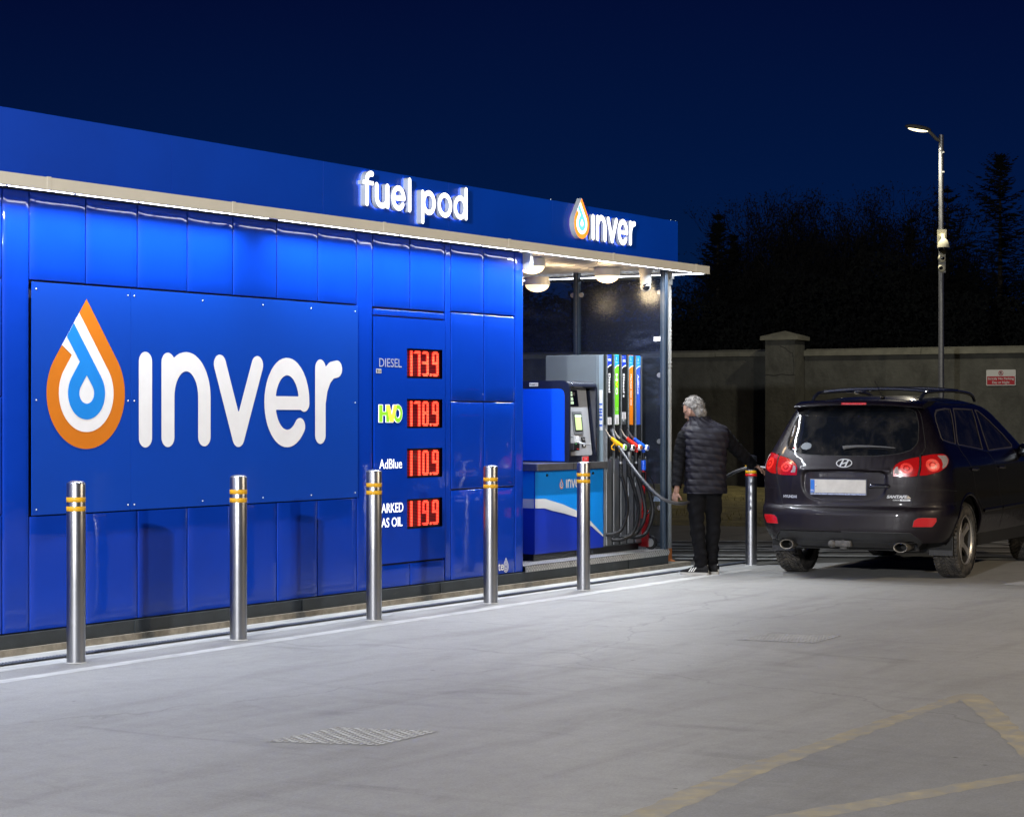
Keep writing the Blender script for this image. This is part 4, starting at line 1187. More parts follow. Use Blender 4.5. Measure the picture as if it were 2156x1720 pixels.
for k, cc in enumerate(((.6, .02, .01), (.75, .5, .02), (.02, .25, .6), (.05, .45, .1))):
    b = B(); b.box(17.452, 17.482, 10.224, 10.2275, 1.465 - k * .018, 1.478 - k * .018); b.done('card_mark', mat('mark%d' % k, cc, .5), pt)
b = B(); b.box(17.440, 17.455, 10.232, 10.236, 1.49, 1.60); b.done('slot', M_LABEL, pt)
rt = B(); rt.box(17.648, 17.768, 10.190, 10.194, 1.045, 1.168); rt = rt.done('warning_tag', M_LABEL, pt)
b = B(); b.box(17.648, 17.768, 10.1875, 10.1895, 1.118, 1.166); b.done('tag_red', M_REDT, rt)
text('letters', 'STOP', (17.68, 10.186, 1.133), UX, UZ, .055, .017, M_LABEL, rt)

# wheeled red extinguisher behind the dispenser
ex = thing('fire_extinguisher', (18.93, 10.14, .2), 'red wheeled fire extinguisher standing behind the hoses by the glass', 'fire extinguisher')
M_RED = mat('extinguisher_red', (.30, .006, .010), .3, coat=.4)
b = B(); b.tube([(18.90, 10.20, .26), (18.90, 10.20, 1.10)], [.040, .030], 16); b.done('cylinder', M_RED, ex, smooth=True)
b = B(); b.box(18.86, 18.885, 10.115, 10.24, .225, .60); b.done('carriage', M_RED, ex)
b = B(); b.lathe([(.03, -.02), (.068, -.02), (.074, -.008), (.074, .008), (.068, .02), (.03, .02)], (18.90, 10.105, .270), 20, 'x'); b.done('wheel', M_RUB, ex, smooth=True)
b = B(); b.lathe([(.045, -.022), (.045, .022)], (18.90, 10.105, .270), 16, 'x'); b.done('wheel_hub', M_STEELD, ex)
b = B(); b.tube(smooth_path([(18.90, 10.2, 1.10), (18.88, 10.16, 1.14), (18.86, 10.13, 1.0), (18.86, 10.15, .7)], 8), .008, 8); b.done('hose', M_BLACK, ex)

# ------------------------------------------------------------------ bollards
def bollard():
    t = thing('steel_bollard', (0, 0, 0), '', 'bollard', 'brushed steel bollards along the building')
    R, Hh = .0595, 1.135
    pr = [(R, 0), (R, Hh)] + [(R * math.cos(a), Hh + .020 * math.sin(a)) for a in [PI / 2 * k / 6 for k in range(1, 6)]] + [(.002, Hh + .020)]
    b = B(); b.lathe([(R, -.01), (R, .02), (R, .5)] + pr[1:], (0, 0, 0), 48); b.done('tube', M_STEEL, t, local=True, smooth=True, sharp=60)
    for z in (1.020, .962):
        b = B(); b.lathe([(R, 0), (R + .0016, .001), (R + .0016, .030), (R, .031)], (0, 0, z), 48); b.done('reflective_band', M_YEL, t, local=True, smooth=True, sharp=60)
    b = B(); b.lathe([(R + .001, .001), (R + .0085, .0012), (R + .0055, .003), (R, .008)], (0, 0, 0), 48); b.done('base_seal', M_STRIPC, t, local=True)
    return t
b0 = bollard()
BOL = [(9.79, 9.36, 'bollard nearest the camera, in front of the orange drop logo'), (11.384, 9.347, 'bollard below the letters of the large logo board, second from the left'),
       (13.043, 9.375, 'bollard overlapping the lower left of the price sign'), (14.711, 9.378, 'bollard just right of the red price displays'),
       (16.271, 9.383, 'bollard in front of the light blue dispenser panel'), (19.838, 9.42, 'bollard with an extra red band between the man and the car')]
for i, (x, y, lab) in enumerate(BOL):
    if i == 0: t = b0
    else:
        t = b0.copy(); COL.objects.link(t)
        for c_ in b0.children:
            d = c_.copy(); COL.objects.link(d); d.parent = t
    t.location = (x, y, 0); t.rotation_euler[2] = i * .7
    t['label'] = 'brushed steel ' + lab
    if i == 5:
        b = B(); b.lathe([(.0595, 0), (.0611, .001), (.0611, .024), (.0595, .025)], (0, 0, .934), 48); b.done('red_band', M_REDT, t, local=True, smooth=True, sharp=60)

# ------------------------------------------------------------------ boundary wall
M_REND = mat('rendered_wall', (.060, .062, .054), .9, var=.25, vscale=1.2, bump=.016, bscale=10, dirt=((.034, .035, .030), .45, (1, 1, .6)))
M_COPE = mat('coping_stone', (.12, .12, .095), .85, var=.25, vscale=4, bump=.006, bscale=20)
WL0, WL1 = Vector((38.6, 34.0, 0)), Vector((40.72, 18.75, 0)); WR0, WR1 = Vector((40.74, 18.10, 0)), Vector((41.3, 7.0, 0))
def wall(a, c, label):
    t = thing('boundary_wall', tuple(a), label, 'wall', 'rendered boundary walls behind the yard')
    d = (c - a).normalized(); n = Vector((-d.y, d.x, 0)); n = n if n.x < 0 else -n     # towards the camera
    L = (c - a).length
    def bx(b, s0, s1, f0, f1, z0, z1):
        v = [tuple(a + d * s + n * f + Vector((0, 0, z))) for s in (s0, s1) for f in (f0, f1) for z in (z0, z1)]
        b.add(v, [(0, 1, 3, 2), (4, 6, 7, 5), (0, 4, 5, 1), (2, 3, 7, 6), (0, 2, 6, 4), (1, 5, 7, 3)])
    b = B(); bx(b, 0, L, -.22, 0, -.05, 2.82); b.done('render', M_REND, t)
    s = 0; k = 0
    while s < L:
        e_ = min(L, s + random.uniform(.95, 1.0) * (3.3 if k % 2 else 2.6))
        z0 = 2.82 + random.uniform(-.006, .006)
        b = B(); v = [tuple(a + d * q + n * f + Vector((0, 0, z))) for q in (s + .006, e_ - .006) for f, z in ((.09, z0), (.09, z0 + .10), (-.11, z0 + .15), (-.31, z0 + .10), (-.31, z0))]
        b.add(v, [(0, 1, 6, 5), (1, 2, 7, 6), (2, 3, 8, 7), (3, 4, 9, 8), (4, 0, 5, 9), (0, 4, 3, 2, 1), (5, 6, 7, 8, 9)])
        b.done('coping_stone', M_COPE, t); s = e_; k += 1
    return t
wall(WL0, WL1, 'long dark rendered boundary wall left of the capped pillar')
wall(WR0, WR1 + (WR1 - WR0) * 1.2, 'long dark rendered boundary wall right of the pillar behind the car')
pl = thing('wall_pillar', (40.35, 18.4, 0), 'square rendered pillar with a pyramid cap in the boundary wall', 'pillar')
pc = Vector((40.40, 18.40, 0)); d = (WR1 - WL0).normalized(); n = Vector((-d.y, d.x, 0)); n = n if n.x < 0 else -n
def pbox(b, h, z0, z1, h2=None):
    h2 = h if h2 is None else h2
    v = [tuple(pc + d * sx * hh + n * sy * hh + Vector((0, 0, z))) for z, hh in ((z0, h), (z1, h2)) for sx, sy in ((-1, -1), (1, -1), (1, 1), (-1, 1))]
    b.add(v, [(0, 1, 2, 3), (4, 7, 6, 5), (0, 4, 5, 1), (1, 5, 6, 2), (2, 6, 7, 3), (3, 7, 4, 0)])
b = B(); pbox(b, .325, -.05, 3.14); b.done('shaft', M_REND, pl)
b = B(); pbox(b, .41, 3.14, 3.22); pbox(b, .41, 3.2205, 3.34, .02); b.done('cap', M_COPE, pl)
b = B(); 
cr_ = [pc + n * .328 + d * x + Vector((0, 0, z)) for x, z in ((-.32, 2.42), (-.1, 2.40), (.05, 2.43), (.2, 2.405), (.325, 2.41))]
b.tube([tuple(p) for p in cr_], .008, 5)
cr_ = [pc + n * .328 + d * x + Vector((0, 0, z)) for x, z in ((.0, 3.02), (.12, 2.97), (.2, 2.90), (.28, 2.86), (.31, 2.6), (.30, 2.4))]
b.tube([tuple(p) for p in cr_], .006, 5); b.done('crack', mat('crack_dark', (.02, .02, .018), .9), pl)

# no parking sign on the wall
wd = (WR1 - WR0).normalized(); wn = Vector((-wd.y, wd.x, 0)); wn = wn if wn.x < 0 else -wn
s0 = WR0 + wd * (18.10 - 14.20)
sgn = thing('no_parking_sign', (s0.x, s0.y, 2.2), 'small white and red Strictly No Parking sign fixed to the boundary wall', 'sign')
ux = wd
def sq(name, x0, x1, z0, z1, f, m, r=.0, loops=None, parent=None):
    org = s0 + wn * f
    lp = loops or [rrect(x0, x1, z0, z1, r, 4) if r else [(x0, z0), (x1, z0), (x1, z1), (x0, z1)]]
    return shape(name, lp, lambda u, v: tuple(org + ux * u + Vector((0, 0, v))), .004, tuple(wn), m, parent or sgn)
M_SIGNW = mat('sign_white', (.42, .43, .42), .45); M_SIGNR = mat('sign_red', (.28, .008, .015), .45)
sq('sign_plate', 0, .60, 2.165, 2.485, .02, M_SIGNW, .02)
sq('red_field', .018, .582, 2.185, 2.350, .026, M_SIGNR)
sq('prohibition_ring', 0, 0, 0, 0, .026, M_SIGNR, loops=[arc(.30, 2.418, .050, .050, 0, 360, 30)[:-1], arc(.30, 2.418, .040, .040, 0, 360, 30)[:-1]])
o3 = s0 + wn * .0285
text('letters', 'P', tuple(o3 + ux * .278 + Vector((0, 0, 2.390))), tuple(ux), UZ, .040, .056, M_INK, sgn, .02)
sq('slash', 0, 0, 0, 0, .031, M_SIGNR, loops=[[(.262, 2.445), (.269, 2.452), (.338, 2.391), (.331, 2.384)]])
text('letters', 'Strictly No Parking', tuple(o3 + ux * .034 + Vector((0, 0, 2.268))), tuple(ux), UZ, .532, .062, M_SIGNW, sgn, .02)
text('letters', 'Day or Night', tuple(o3 + ux * .126 + Vector((0, 0, 2.192))), tuple(ux), UZ, .350, .062, M_SIGNW, sgn, .02)

# ------------------------------------------------------------------ street lamps
M_LHEAD = mat('lamp_head', (.10, .10, .09), .5)
M_LGLASS = mat('lamp_glass', (1, .95, .8), .4, emit=(1, .86, .52), estr=4)
def street_lamp(x, y, h, hd, label, power, col, group='galvanised street lamps', glass=None, soft=.12, spot=None, aim=None):
    t = thing('street_lamp', (x, y, 0), label, 'street lamp', group)
    hd = Vector((hd[0], hd[1], 0)).normalized()
    b = B(); b.tube([(0, 0, -.05), (0, 0, 1.2), (0, 0, 1.22), (0, 0, h)], [.07, .07, .055, .046], 16); b.done('pole', M_GALV, t, local=True, smooth=True, sharp=40)
    b = B(); b.tube([(0, 0, h - .12), (hd.x * .10, hd.y * .10, h - .08), (hd.x * .26, hd.y * .26, h + .07)], [.036, .034, .028], 12); b.done('knuckle', M_LHEAD, t, local=True, smooth=True)
    M = Matrix.Rotation(math.atan2(hd.y, hd.x), 3, 'Z') @ Matrix.Rotation(math.radians(-7), 3, 'Y')
    c = Vector((hd.x * .48, hd.y * .48, h + .115))
    b = B(); b.ell(c, (.27, .12, .055), 20, 10, M); b.done('head', M_LHEAD, t, local=True, smooth=True)
    b = B(); b.ell(c + Vector((0, 0, -.022)), (.215, .088, .046), 20, 10, M); b.done('lamp_glass', glass or M_LGLASS, t, local=True, smooth=True)
    b = B()
    for z in (h - .35, h - .72): b.box(-.05, -.02, -.08, -.04, z, z + .03)
    b.lathe([(.05, 0), (.053, .01), (.053, .03), (.05, .04)], (0, 0, h - .30), 16); b.done('strap', M_GALV, t, local=True)
    if spot:
        l = bpy.data.lights.new('lamp_light', 'SPOT'); l.spot_size = math.radians(spot); l.spot_blend = .8
    else:
        l = bpy.data.lights.new('lamp_light', 'POINT')
    l.energy = power; l.color = col; l.shadow_soft_size = soft
    o = bpy.data.objects.new('lamp_light', l); COL.objects.link(o); o.parent = t; o.location = (c.x, c.y, c.z - .12)
    if spot: o.rotation_euler = (Vector(aim) - Vector((x + c.x, y + c.y, c.z)) if aim else Vector((hd.x * .25, hd.y * .25, -1))).to_track_quat('-Z', 'Y').to_euler()
    if aim: l.spot_blend = 1.0
    return t
LP1 = street_lamp(37.8, 14.0, 6.86, (-.28, .26, 0), 'tall galvanised street lamp with lit head and three cameras behind the parked car', 850, (1, .90, .68), spot=158)
# cameras on that pole
pc_ = thing('pole_camera', (37.72, 13.96, 5.0), 'large white dome camera on a bracket plate, topmost on the lamp pole', 'camera', 'security cameras on the lamp pole')
F_ = Vector((-CA, -SA, 0)); Rt = Vector((SA, -CA, 0))
Cc = Vector((37.8, 14.0, 0)) + F_ * .06
def cb(b, r0, r1, f0, f1, z0, z1):
    v = [tuple(Cc + Rt * r + F_ * f + Vector((0, 0, z))) for r in (r0, r1) for f in (f0, f1) for z in (z0, z1)]
    b.add(v, [(0, 1, 3, 2), (4, 6, 7, 5), (0, 4, 5, 1), (2, 3, 7, 6), (0, 2, 6, 4), (1, 5, 7, 3)])
M_CAMW = mat('camera_cream', (.62, .60, .46), .5)
b = B(); cb(b, -.085, .085, -.01, .01, 4.72, 5.07); b.done('bracket_plate', M_CAMW, pc_)
q = Cc + F_ * .15 + Vector((0, 0, 4.75))
b = B(); b.tube([tuple(Cc + F_ * .01 + Vector((0, 0, 4.93))), tuple(Cc + F_ * .1 + Vector((0, 0, 4.95))), tuple(q + Vector((0, 0, .10)))], [.04, .045, .042], 14); b.done('arm', M_CAMW, pc_, smooth=True)
b = B(); b.lathe([(.03, .135), (.055, .12), (.085, .08), (.105, .02), (.112, -.03), (.105, -.035)], tuple(q), 22); b.done('housing', M_CAMW, pc_, smooth=True)
b = B(); b.ell(tuple(q + Vector((0, 0, -.045))), (.092, .092, .115), 20, 12); b.done('dark_dome', mat('lens_black', (.004, .004, .006), .08, coat=1), pc_, smooth=True)
for z, dr_, lab in ((4.52, (.02, -.02), 'small round white camera facing forward, middle of three on the lamp pole'), (4.34, (-.5, -.1), 'small round white camera turned left, lowest on the lamp pole')):
    c2 = Cc + F_ * .05 + Vector((0, 0, z))
    t = thing('pole_camera', tuple(c2), lab, 'camera', 'security cameras on the lamp pole')
    b = B(); cb(b, -.06, .065, -.005, .02, z - .085, z + .085); b.done('back_box', mat('camera_grey', (.26, .27, .28), .5), t)
    b = B(); b.ell(tuple(c2 + Rt * -.01), (.072, .072, .078), 20, 12); b.done('ball', M_CAMW, t, smooth=True)
    dd = (F_ + Rt * dr_[0] + Vector((0, 0, dr_[1]))).normalized()
    b = B(); b.ell(tuple(c2 + Rt * -.01 + dd * .048), (.042, .042, .03), 16, 8, dd.to_track_quat('Z', 'Y').to_matrix()); b.done('lens', MATS['lens_black'], t, smooth=True)
# two more lamps of the same kind stand behind the camera and light the forecourt
street_lamp(-6.8, 2.4, 5.2, (1, .1, 0), 'galvanised street lamp behind the photographer to the left', 19800, (.985, .985, 1.0), soft=.12, spot=84, aim=(9.5, 8.2, .6))
street_lamp(16.6, -3.4, 6.0, (-.3, 1, 0), 'galvanised street lamp right of the photo with a warm head', 3100, (1, .82, .58), soft=.12)

# ------------------------------------------------------------------ trees beyond the wall (winter dusk silhouettes)
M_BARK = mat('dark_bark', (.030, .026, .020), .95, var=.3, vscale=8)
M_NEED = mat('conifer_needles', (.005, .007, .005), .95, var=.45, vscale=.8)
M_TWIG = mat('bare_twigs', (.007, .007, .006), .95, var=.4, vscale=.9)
def frond(b, p, d, L, w, rnd, droop=.0):
    """a twig carrying small needle blades"""
    d = d.normalized(); side = d.cross(Vector((0, 0, 1)))
    if side.length < .01: side = Vector((1, 0, 0))
    side.normalize(); n = max(3, int(L / .10))
    for k in range(n):
        t = (k + .5) / n; c = p + d * L * t + Vector((0, 0, -droop * L * t * t))
        for s in (-1, 1):
            l = w * (1.15 - t) * rnd.uniform(.6, 1.3); e_ = c + side * s * l + d * l * .6 + Vector((0, 0, rnd.uniform(-.35, .2) * l))
            b.add([c - d * .025, c + d * .05, e_], [(0, 1, 2)])
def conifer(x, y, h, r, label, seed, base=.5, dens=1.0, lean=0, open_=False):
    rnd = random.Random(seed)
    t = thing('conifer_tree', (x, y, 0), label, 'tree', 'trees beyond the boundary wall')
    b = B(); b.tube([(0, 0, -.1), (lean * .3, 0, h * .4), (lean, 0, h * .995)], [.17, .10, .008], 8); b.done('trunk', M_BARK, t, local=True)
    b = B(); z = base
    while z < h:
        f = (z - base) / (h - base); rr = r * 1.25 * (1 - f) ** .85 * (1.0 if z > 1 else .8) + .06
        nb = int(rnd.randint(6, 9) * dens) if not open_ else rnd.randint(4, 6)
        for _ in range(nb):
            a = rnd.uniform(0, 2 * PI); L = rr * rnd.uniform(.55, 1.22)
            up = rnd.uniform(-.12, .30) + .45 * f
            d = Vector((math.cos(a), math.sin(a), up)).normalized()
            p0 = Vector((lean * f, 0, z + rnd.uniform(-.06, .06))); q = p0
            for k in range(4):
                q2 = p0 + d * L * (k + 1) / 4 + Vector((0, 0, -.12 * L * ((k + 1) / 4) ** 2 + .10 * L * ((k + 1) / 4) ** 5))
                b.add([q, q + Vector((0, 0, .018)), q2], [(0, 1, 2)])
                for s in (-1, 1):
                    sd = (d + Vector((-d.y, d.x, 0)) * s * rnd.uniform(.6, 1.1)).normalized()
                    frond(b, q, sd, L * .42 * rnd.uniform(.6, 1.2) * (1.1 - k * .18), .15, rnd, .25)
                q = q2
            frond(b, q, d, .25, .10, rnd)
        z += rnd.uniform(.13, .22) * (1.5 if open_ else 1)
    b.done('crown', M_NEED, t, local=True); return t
def broadleaf(x, y, h, r, label, seed, leaf=True, n0=9):
    rnd = random.Random(seed)
    t = thing('bare_tree', (x, y, 0), label, 'tree', 'trees beyond the boundary wall')
    tr = B(); cr2 = B()
    def grow(p, d, L, rad, lev):
        pts = [p]; q = p
        for k in range(3):
            d = (d + Vector((rnd.uniform(-.18, .18), rnd.uniform(-.18, .18), .06))).normalized(); q = q + d * L / 3; pts.append(q)
        if lev < 3: tr.tube(pts, [rad, rad * .85, rad * .72, rad * .6], 5, cap=False)
        else:
            for i in range(3):
                s = Vector((rnd.uniform(-1, 1), rnd.uniform(-1, 1), 0)) * .016
                cr2.add([pts[i] - s, pts[i] + s, pts[i + 1]], [(0, 1, 2)])
        if lev >= 5:
            if leaf:
                for _ in range(5):
                    c = pts[-1] + Vector((rnd.uniform(-.12, .12), rnd.uniform(-.12, .12), rnd.uniform(-.12, .12))); w = .055
                    e1 = Vector((rnd.uniform(-1, 1), rnd.uniform(-1, 1), rnd.uniform(-1, 1))) * w; e2 = Vector((rnd.uniform(-1, 1), rnd.uniform(-1, 1), rnd.uniform(-1, 1))) * w
                    cr2.add([c, c + e1, c + e2], [(0, 1, 2)])
            return
        for _ in range(rnd.choice((3, 3, 4)) if lev < 4 else 4):
            dd = (d + Vector((rnd.uniform(-1, 1), rnd.uniform(-1, 1), rnd.uniform(-.35, .75))) * .72).normalized()
            grow(pts[rnd.choice((2, 3))], dd, L * rnd.uniform(.62, .82), rad * .55, lev + 1)
    for k in range(n0):
        a = 2 * PI * k / n0 + rnd.uniform(-.3, .3)
        grow(Vector((math.cos(a) * r * .12, math.sin(a) * r * .12, rnd.uniform(.2, 1.4))), Vector((math.cos(a) * .62, math.sin(a) * .62, 1)), h * .30, .07, 0)
    tr.done('trunk', M_BARK, t, local=True); cr2.done('crown', M_TWIG, t, local=True); return t
conifer(52.6, 30.2, 6.4, 2.1, 'dark conifer just right of the canopy end, leftmost of the trees', 1)
conifer(54.0, 26.7, 7.2, 1.8, 'dark conifer with a pointed tip, second tree from the canopy', 2)
conifer(55.4, 26.9, 6.75, 1.6, 'low dark conifer in front of the pointed one left of the pillar', 3)
conifer(57.6, 26.4, 6.5, 2.2, 'slim open conifer directly above the wall pillar', 4, open_=True)
conifer(53.5, 24.6, 5.4, 2.0, 'squat dark evergreen filling the gap above the pillar', 12)
broadleaf(57.6, 23.7, 8.3, 3.4, 'large rounded tree full of fine twigs, centre of the tree line', 5, n0=15)
broadleaf(55.5, 24.6, 6.6, 2.3, 'smaller twiggy tree on the left shoulder of the rounded tree', 6, n0=12)
broadleaf(58.5, 21.9, 6.3, 2.6, 'twiggy round tree filling the gap just left of the lamp pole', 21, n0=11)
broadleaf(57.0, 26.6, 5.9, 2.3, 'round twiggy tree behind the conifers left of the pillar', 22, n0=11)
conifer(60.2, 23.3, 7.55, 2.2, 'open conifer between the rounded tree and the lamp pole', 7, open_=True)
conifer(54.2, 21.6, 5.4, 2.3, 'squat evergreen left of the lamp pole just above the wall', 11)
conifer(56.1, 20.6, 7.9, 2.6, 'thin topped larch like conifer right behind the lamp pole', 8, open_=True)
conifer(54.4, 18.5, 8.5, 3.1, 'tallest conifer, broad and layered, at the right edge of the photo', 9, dens=.8)
conifer(55.4, 16.9, 7.9, 3.3, 'layered conifer cut by the right edge of the photo', 10, dens=.9)
conifer(52.0, 20.0, 5.2, 2.4, 'low dark evergreen under the tallest conifer', 13)
conifer(55.5, 34.0, 6.6, 2.3, 'dark conifer behind the canopy, hidden by the building', 14)
# dense understorey hiding the trunks
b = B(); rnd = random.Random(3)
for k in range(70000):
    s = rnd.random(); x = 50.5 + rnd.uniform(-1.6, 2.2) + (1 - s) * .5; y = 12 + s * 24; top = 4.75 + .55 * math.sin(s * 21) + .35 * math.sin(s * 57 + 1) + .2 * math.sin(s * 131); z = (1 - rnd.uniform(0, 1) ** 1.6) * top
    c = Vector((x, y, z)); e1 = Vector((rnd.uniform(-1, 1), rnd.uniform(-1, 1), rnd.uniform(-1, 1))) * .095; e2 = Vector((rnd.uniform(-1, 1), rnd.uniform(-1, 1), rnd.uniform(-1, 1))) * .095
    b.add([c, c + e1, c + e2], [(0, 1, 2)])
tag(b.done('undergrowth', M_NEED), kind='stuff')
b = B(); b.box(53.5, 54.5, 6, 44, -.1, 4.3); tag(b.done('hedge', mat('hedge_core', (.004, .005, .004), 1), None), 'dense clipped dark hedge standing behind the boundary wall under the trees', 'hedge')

# ================================================================== PARKED CAR (dark seven seat SUV seen from behind)
def _her(z, zs, vs):
    zs = np.asarray(zs, float); vs = np.asarray(vs, float)
    m = np.gradient(vs, zs); d = np.diff(vs) / np.diff(zs)
    for i in range(1, len(vs) - 1):
        m[i] = 0 if d[i - 1] * d[i] <= 0 else 2 * d[i - 1] * d[i] / (d[i - 1] + d[i])
    m[0] = d[0]; m[-1] = d[-1]
    z = np.clip(z, zs[0], zs[-1]); i = np.clip(np.searchsorted(zs, z) - 1, 0, len(zs) - 2)
    h = zs[i + 1] - zs[i]; t = (z - zs[i]) / h
    return (2 * t**3 - 3 * t**2 + 1) * vs[i] + (t**3 - 2 * t**2 + t) * h * m[i] + (-2 * t**3 + 3 * t**2) * vs[i + 1] + (t**3 - t**2) * h * m[i + 1]
CZ = [.30, .36, .42, .50, .62, .68, .71, .76, .92, 1.05, 1.15, 1.22, 1.40, 1.52, 1.60, 1.66, 1.68]
CX = [.12, .06, .025, .0, .0, .015, .060, .065, .055, .065, .10, .14, .27, .36, .43, .53, .60]
CW = [.79, .86, .90, .93, .957, .955, .950, .947, .947, .94, .915, .88, .785, .725, .68, .635, .60]
CF = [4.45, 4.55, 4.6, 4.63, 4.65, 4.64, 4.63, 4.62, 4.5, 4.35, 4.0, 3.75, 3.35, 3.10, 2.95, 2.8, 2.7]
CR = [.75, .75, .75, .75, .75, .75, .75, .75, .75, .9, .9, .6, .42, .36, .34, .34, .34]
PE = 3.0
_a = np.linspace(0, PI / 2, 300)
_g = np.sin(_a) ** (2 / PE); _h = 1 - np.cos(_a) ** (2 / PE)
def cp(q, z):
    q, z = np.broadcast_arrays(np.asarray(q, float), np.asarray(z, float))
    x0 = _her(z, CZ, CX); w = _her(z, CZ, CW); xs = np.maximum(.62, x0 + .15); R = xs - x0
    s = np.sign(q); a = np.abs(q)
    k = np.round(R / w, 2); yy = np.zeros(q.shape); xx = np.zeros(q.shape)
    for kv in np.unique(k):
        mk_ = k == kv
        L = np.concatenate([[0], np.cumsum(np.hypot(np.diff(_g), kv * np.diff(_h)))]); L /= L[-1]
        f = np.clip(a[mk_], 0, 1); yy[mk_] = np.interp(f, L, _g); xx[mk_] = np.interp(f, L, _h)
    xf = _her(z, CZ, CF); Rf = _her(z, CZ, CR)
    x = x0 + R * xx; y = w * yy
    xsd = xs + (a - 1)
    over = np.clip((xsd - (xf - Rf)) / (Rf * 1.6), 0, 1); ang = over * PI / 2
    xsf = np.where(over > 0, (xf - Rf) + Rf * np.sin(ang), xsd)
    ysf = np.where(over > 0, w * np.cos(ang) ** (2 / PE), w * (1 - .012 * ((xsd - 2.2) / 2)**2 + .012 * ((xs - 2.2) / 2)**2))
    # waist crease: body side bulges a little below the handles and tucks in towards the sill
    x = np.where(a > 1, xsf, x); y = np.where(a > 1, ysf, y)
    return np.stack([x, -s * y, z], -1)
def cn(q, z):
    e = 2e-3
    A = cp(q + e, z) - cp(q - e, z); Bn = cp(q, z + e) - cp(q, z - e)
    N = np.cross(A, Bn); N /= np.linalg.norm(N, axis=-1, keepdims=True) + 1e-12
    return N
def cpo(q, z, off):
    P_ = cp(q, z); N = cn(q, z)
    return P_ + N * np.asarray(off)[..., None]
_t = cn(np.array([.01]), np.array([.9]))[0]
CSIGN = 1 if _t[0] < 0 else -1

def patch(name, fn, q0, q1, z0, z1, sq, sz, off, m, parent, rim=.012, offn=None):
    """piece of curved body skin: region of (q,z) where fn>0, with turned-in edges"""
    nq = int(round((q1 - q0) / sq)) + 1; nz_ = int(round((z1 - z0) / sz)) + 1
    qs = np.linspace(q0, q1, nq); zs = np.linspace(z0, z1, nz_)
    U, V = np.meshgrid(qs, zs, indexing='ij'); F = fn(U, V); F = np.where(F == 0, 1e-9, F); S = F > 0
    pts = []; idx = {}; faces = []
    def vid(i, j):
        if (i, j) not in idx: idx[(i, j)] = len(pts); pts.append((U[i, j], V[i, j]))
        return idx[(i, j)]
    def eid(a, b):
        key = (a, b) if a < b else (b, a)
        if key not in idx:
            fa, fb = F[key[0]], F[key[1]]; t = fa / (fa - fb)
            idx[key] = len(pts); pts.append((U[key[0]] * (1 - t) + U[key[1]] * t, V[key[0]] * (1 - t) + V[key[1]] * t))
        return idx[key]
    cnt = S[:-1, :-1].astype(int) + S[1:, :-1] + S[1:, 1:] + S[:-1, 1:]
    for i, j in zip(*np.nonzero(cnt > 0)):
        c = [(i, j), (i + 1, j), (i + 1, j + 1), (i, j + 1)]
        if cnt[i, j] == 4:
            faces.append([vid(*k) for k in c]); continue
        f = []
        for k in range(4):
            a, b_ = c[k], c[(k + 1) % 4]
            if S[a]: f.append(vid(*a))
            if S[a] != S[b_]: f.append(eid(a, b_))
        if len(f) > 2: faces.append(f)
    if not faces: return None
    Q = np.array(pts); o = np.full(len(Q), off) + (offn(Q[:, 0], Q[:, 1]) if offn else 0)
    P3 = cpo(Q[:, 0], Q[:, 1], CSIGN * o)
    if rim:
        ec = {}
        for f in faces:
            for k in range(len(f)):
                a, b_ = f[k], f[(k + 1) % len(f)]; ec.setdefault((min(a, b_), max(a, b_)), []).append((a, b_))
        bd = [v[0] for v in ec.values() if len(v) == 1]
        vs = sorted({i for e_ in bd for i in e_}); mp = {v: len(P3) + k for k, v in enumerate(vs)}
        Pin = cpo(Q[vs, 0], Q[vs, 1], CSIGN * (o[vs] - rim))
        P3 = np.vstack([P3, Pin])
        faces += [[b_, a, mp[a], mp[b_]] for a, b_ in bd]
    if CSIGN < 0: faces = [f[::-1] for f in faces]
    return mk(name, P3, faces, m, parent, local=True, smooth=True, sharp=40)
def ribbon(name, path, w, off, m, parent, n=6):
    """thin raised or dark line following the body"""
    pa = [(p[0], p[1]) for p in path]; pa2 = []
    for i in range(len(pa) - 1):
        for k in range(n): t = k / n; pa2.append((pa[i][0] * (1 - t) + pa[i + 1][0] * t, pa[i][1] * (1 - t) + pa[i + 1][1] * t))
    pa2.append(pa[-1]); A = np.array(pa2)
    P0 = cp(A[:, 0], A[:, 1]); N = cn(A[:, 0], A[:, 1]) * CSIGN
    T = np.gradient(P0, axis=0); T /= np.linalg.norm(T, axis=1, keepdims=True) + 1e-9
    Sd = np.cross(T, N); h = w / 2
    L = P0 + Sd * h + N * off; R = P0 - Sd * h + N * off; C_ = P0 + N * (off + w * .25)
    k = len(A); v = np.vstack([L, C_, R])
    f = [(i, i + 1, k + i + 1, k + i) for i in range(k - 1)] + [(k + i, k + i + 1, 2 * k + i + 1, 2 * k + i) for i in range(k - 1)]
    return mk(name, v, f, m, parent, local=True, smooth=True)
def mir(pts): return [(-a, b_) for a, b_ in pts]
def sym(half):     # half outline listed bottom centre -> right -> top centre
    return half + [(-a, b_) for a, b_ in half[::-1] if a > 1e-6]
def rear_pt(y, z, off=0):
    y = np.asarray(y, float); z = np.asarray(z, float)
    def xr(y, z):
        x0 = _her(z, CZ, CX); w = _her(z, CZ, CW); R = np.maximum(.62, x0 + .15) - x0
        g = np.clip(np.abs(y) / w, 0, .999); return x0 + R * (1 - (1 - g**PE)**(1 / PE))
    x = xr(y, z); e = 2e-3
    N = np.stack([-np.ones_like(x), (xr(y + e, z) - xr(y - e, z)) / (2 * e), (xr(y, z + e) - xr(y, z - e)) / (2 * e)], -1)
    N /= np.linalg.norm(N, axis=-1, keepdims=True)
    return np.stack([x, y, z], -1) + N * off
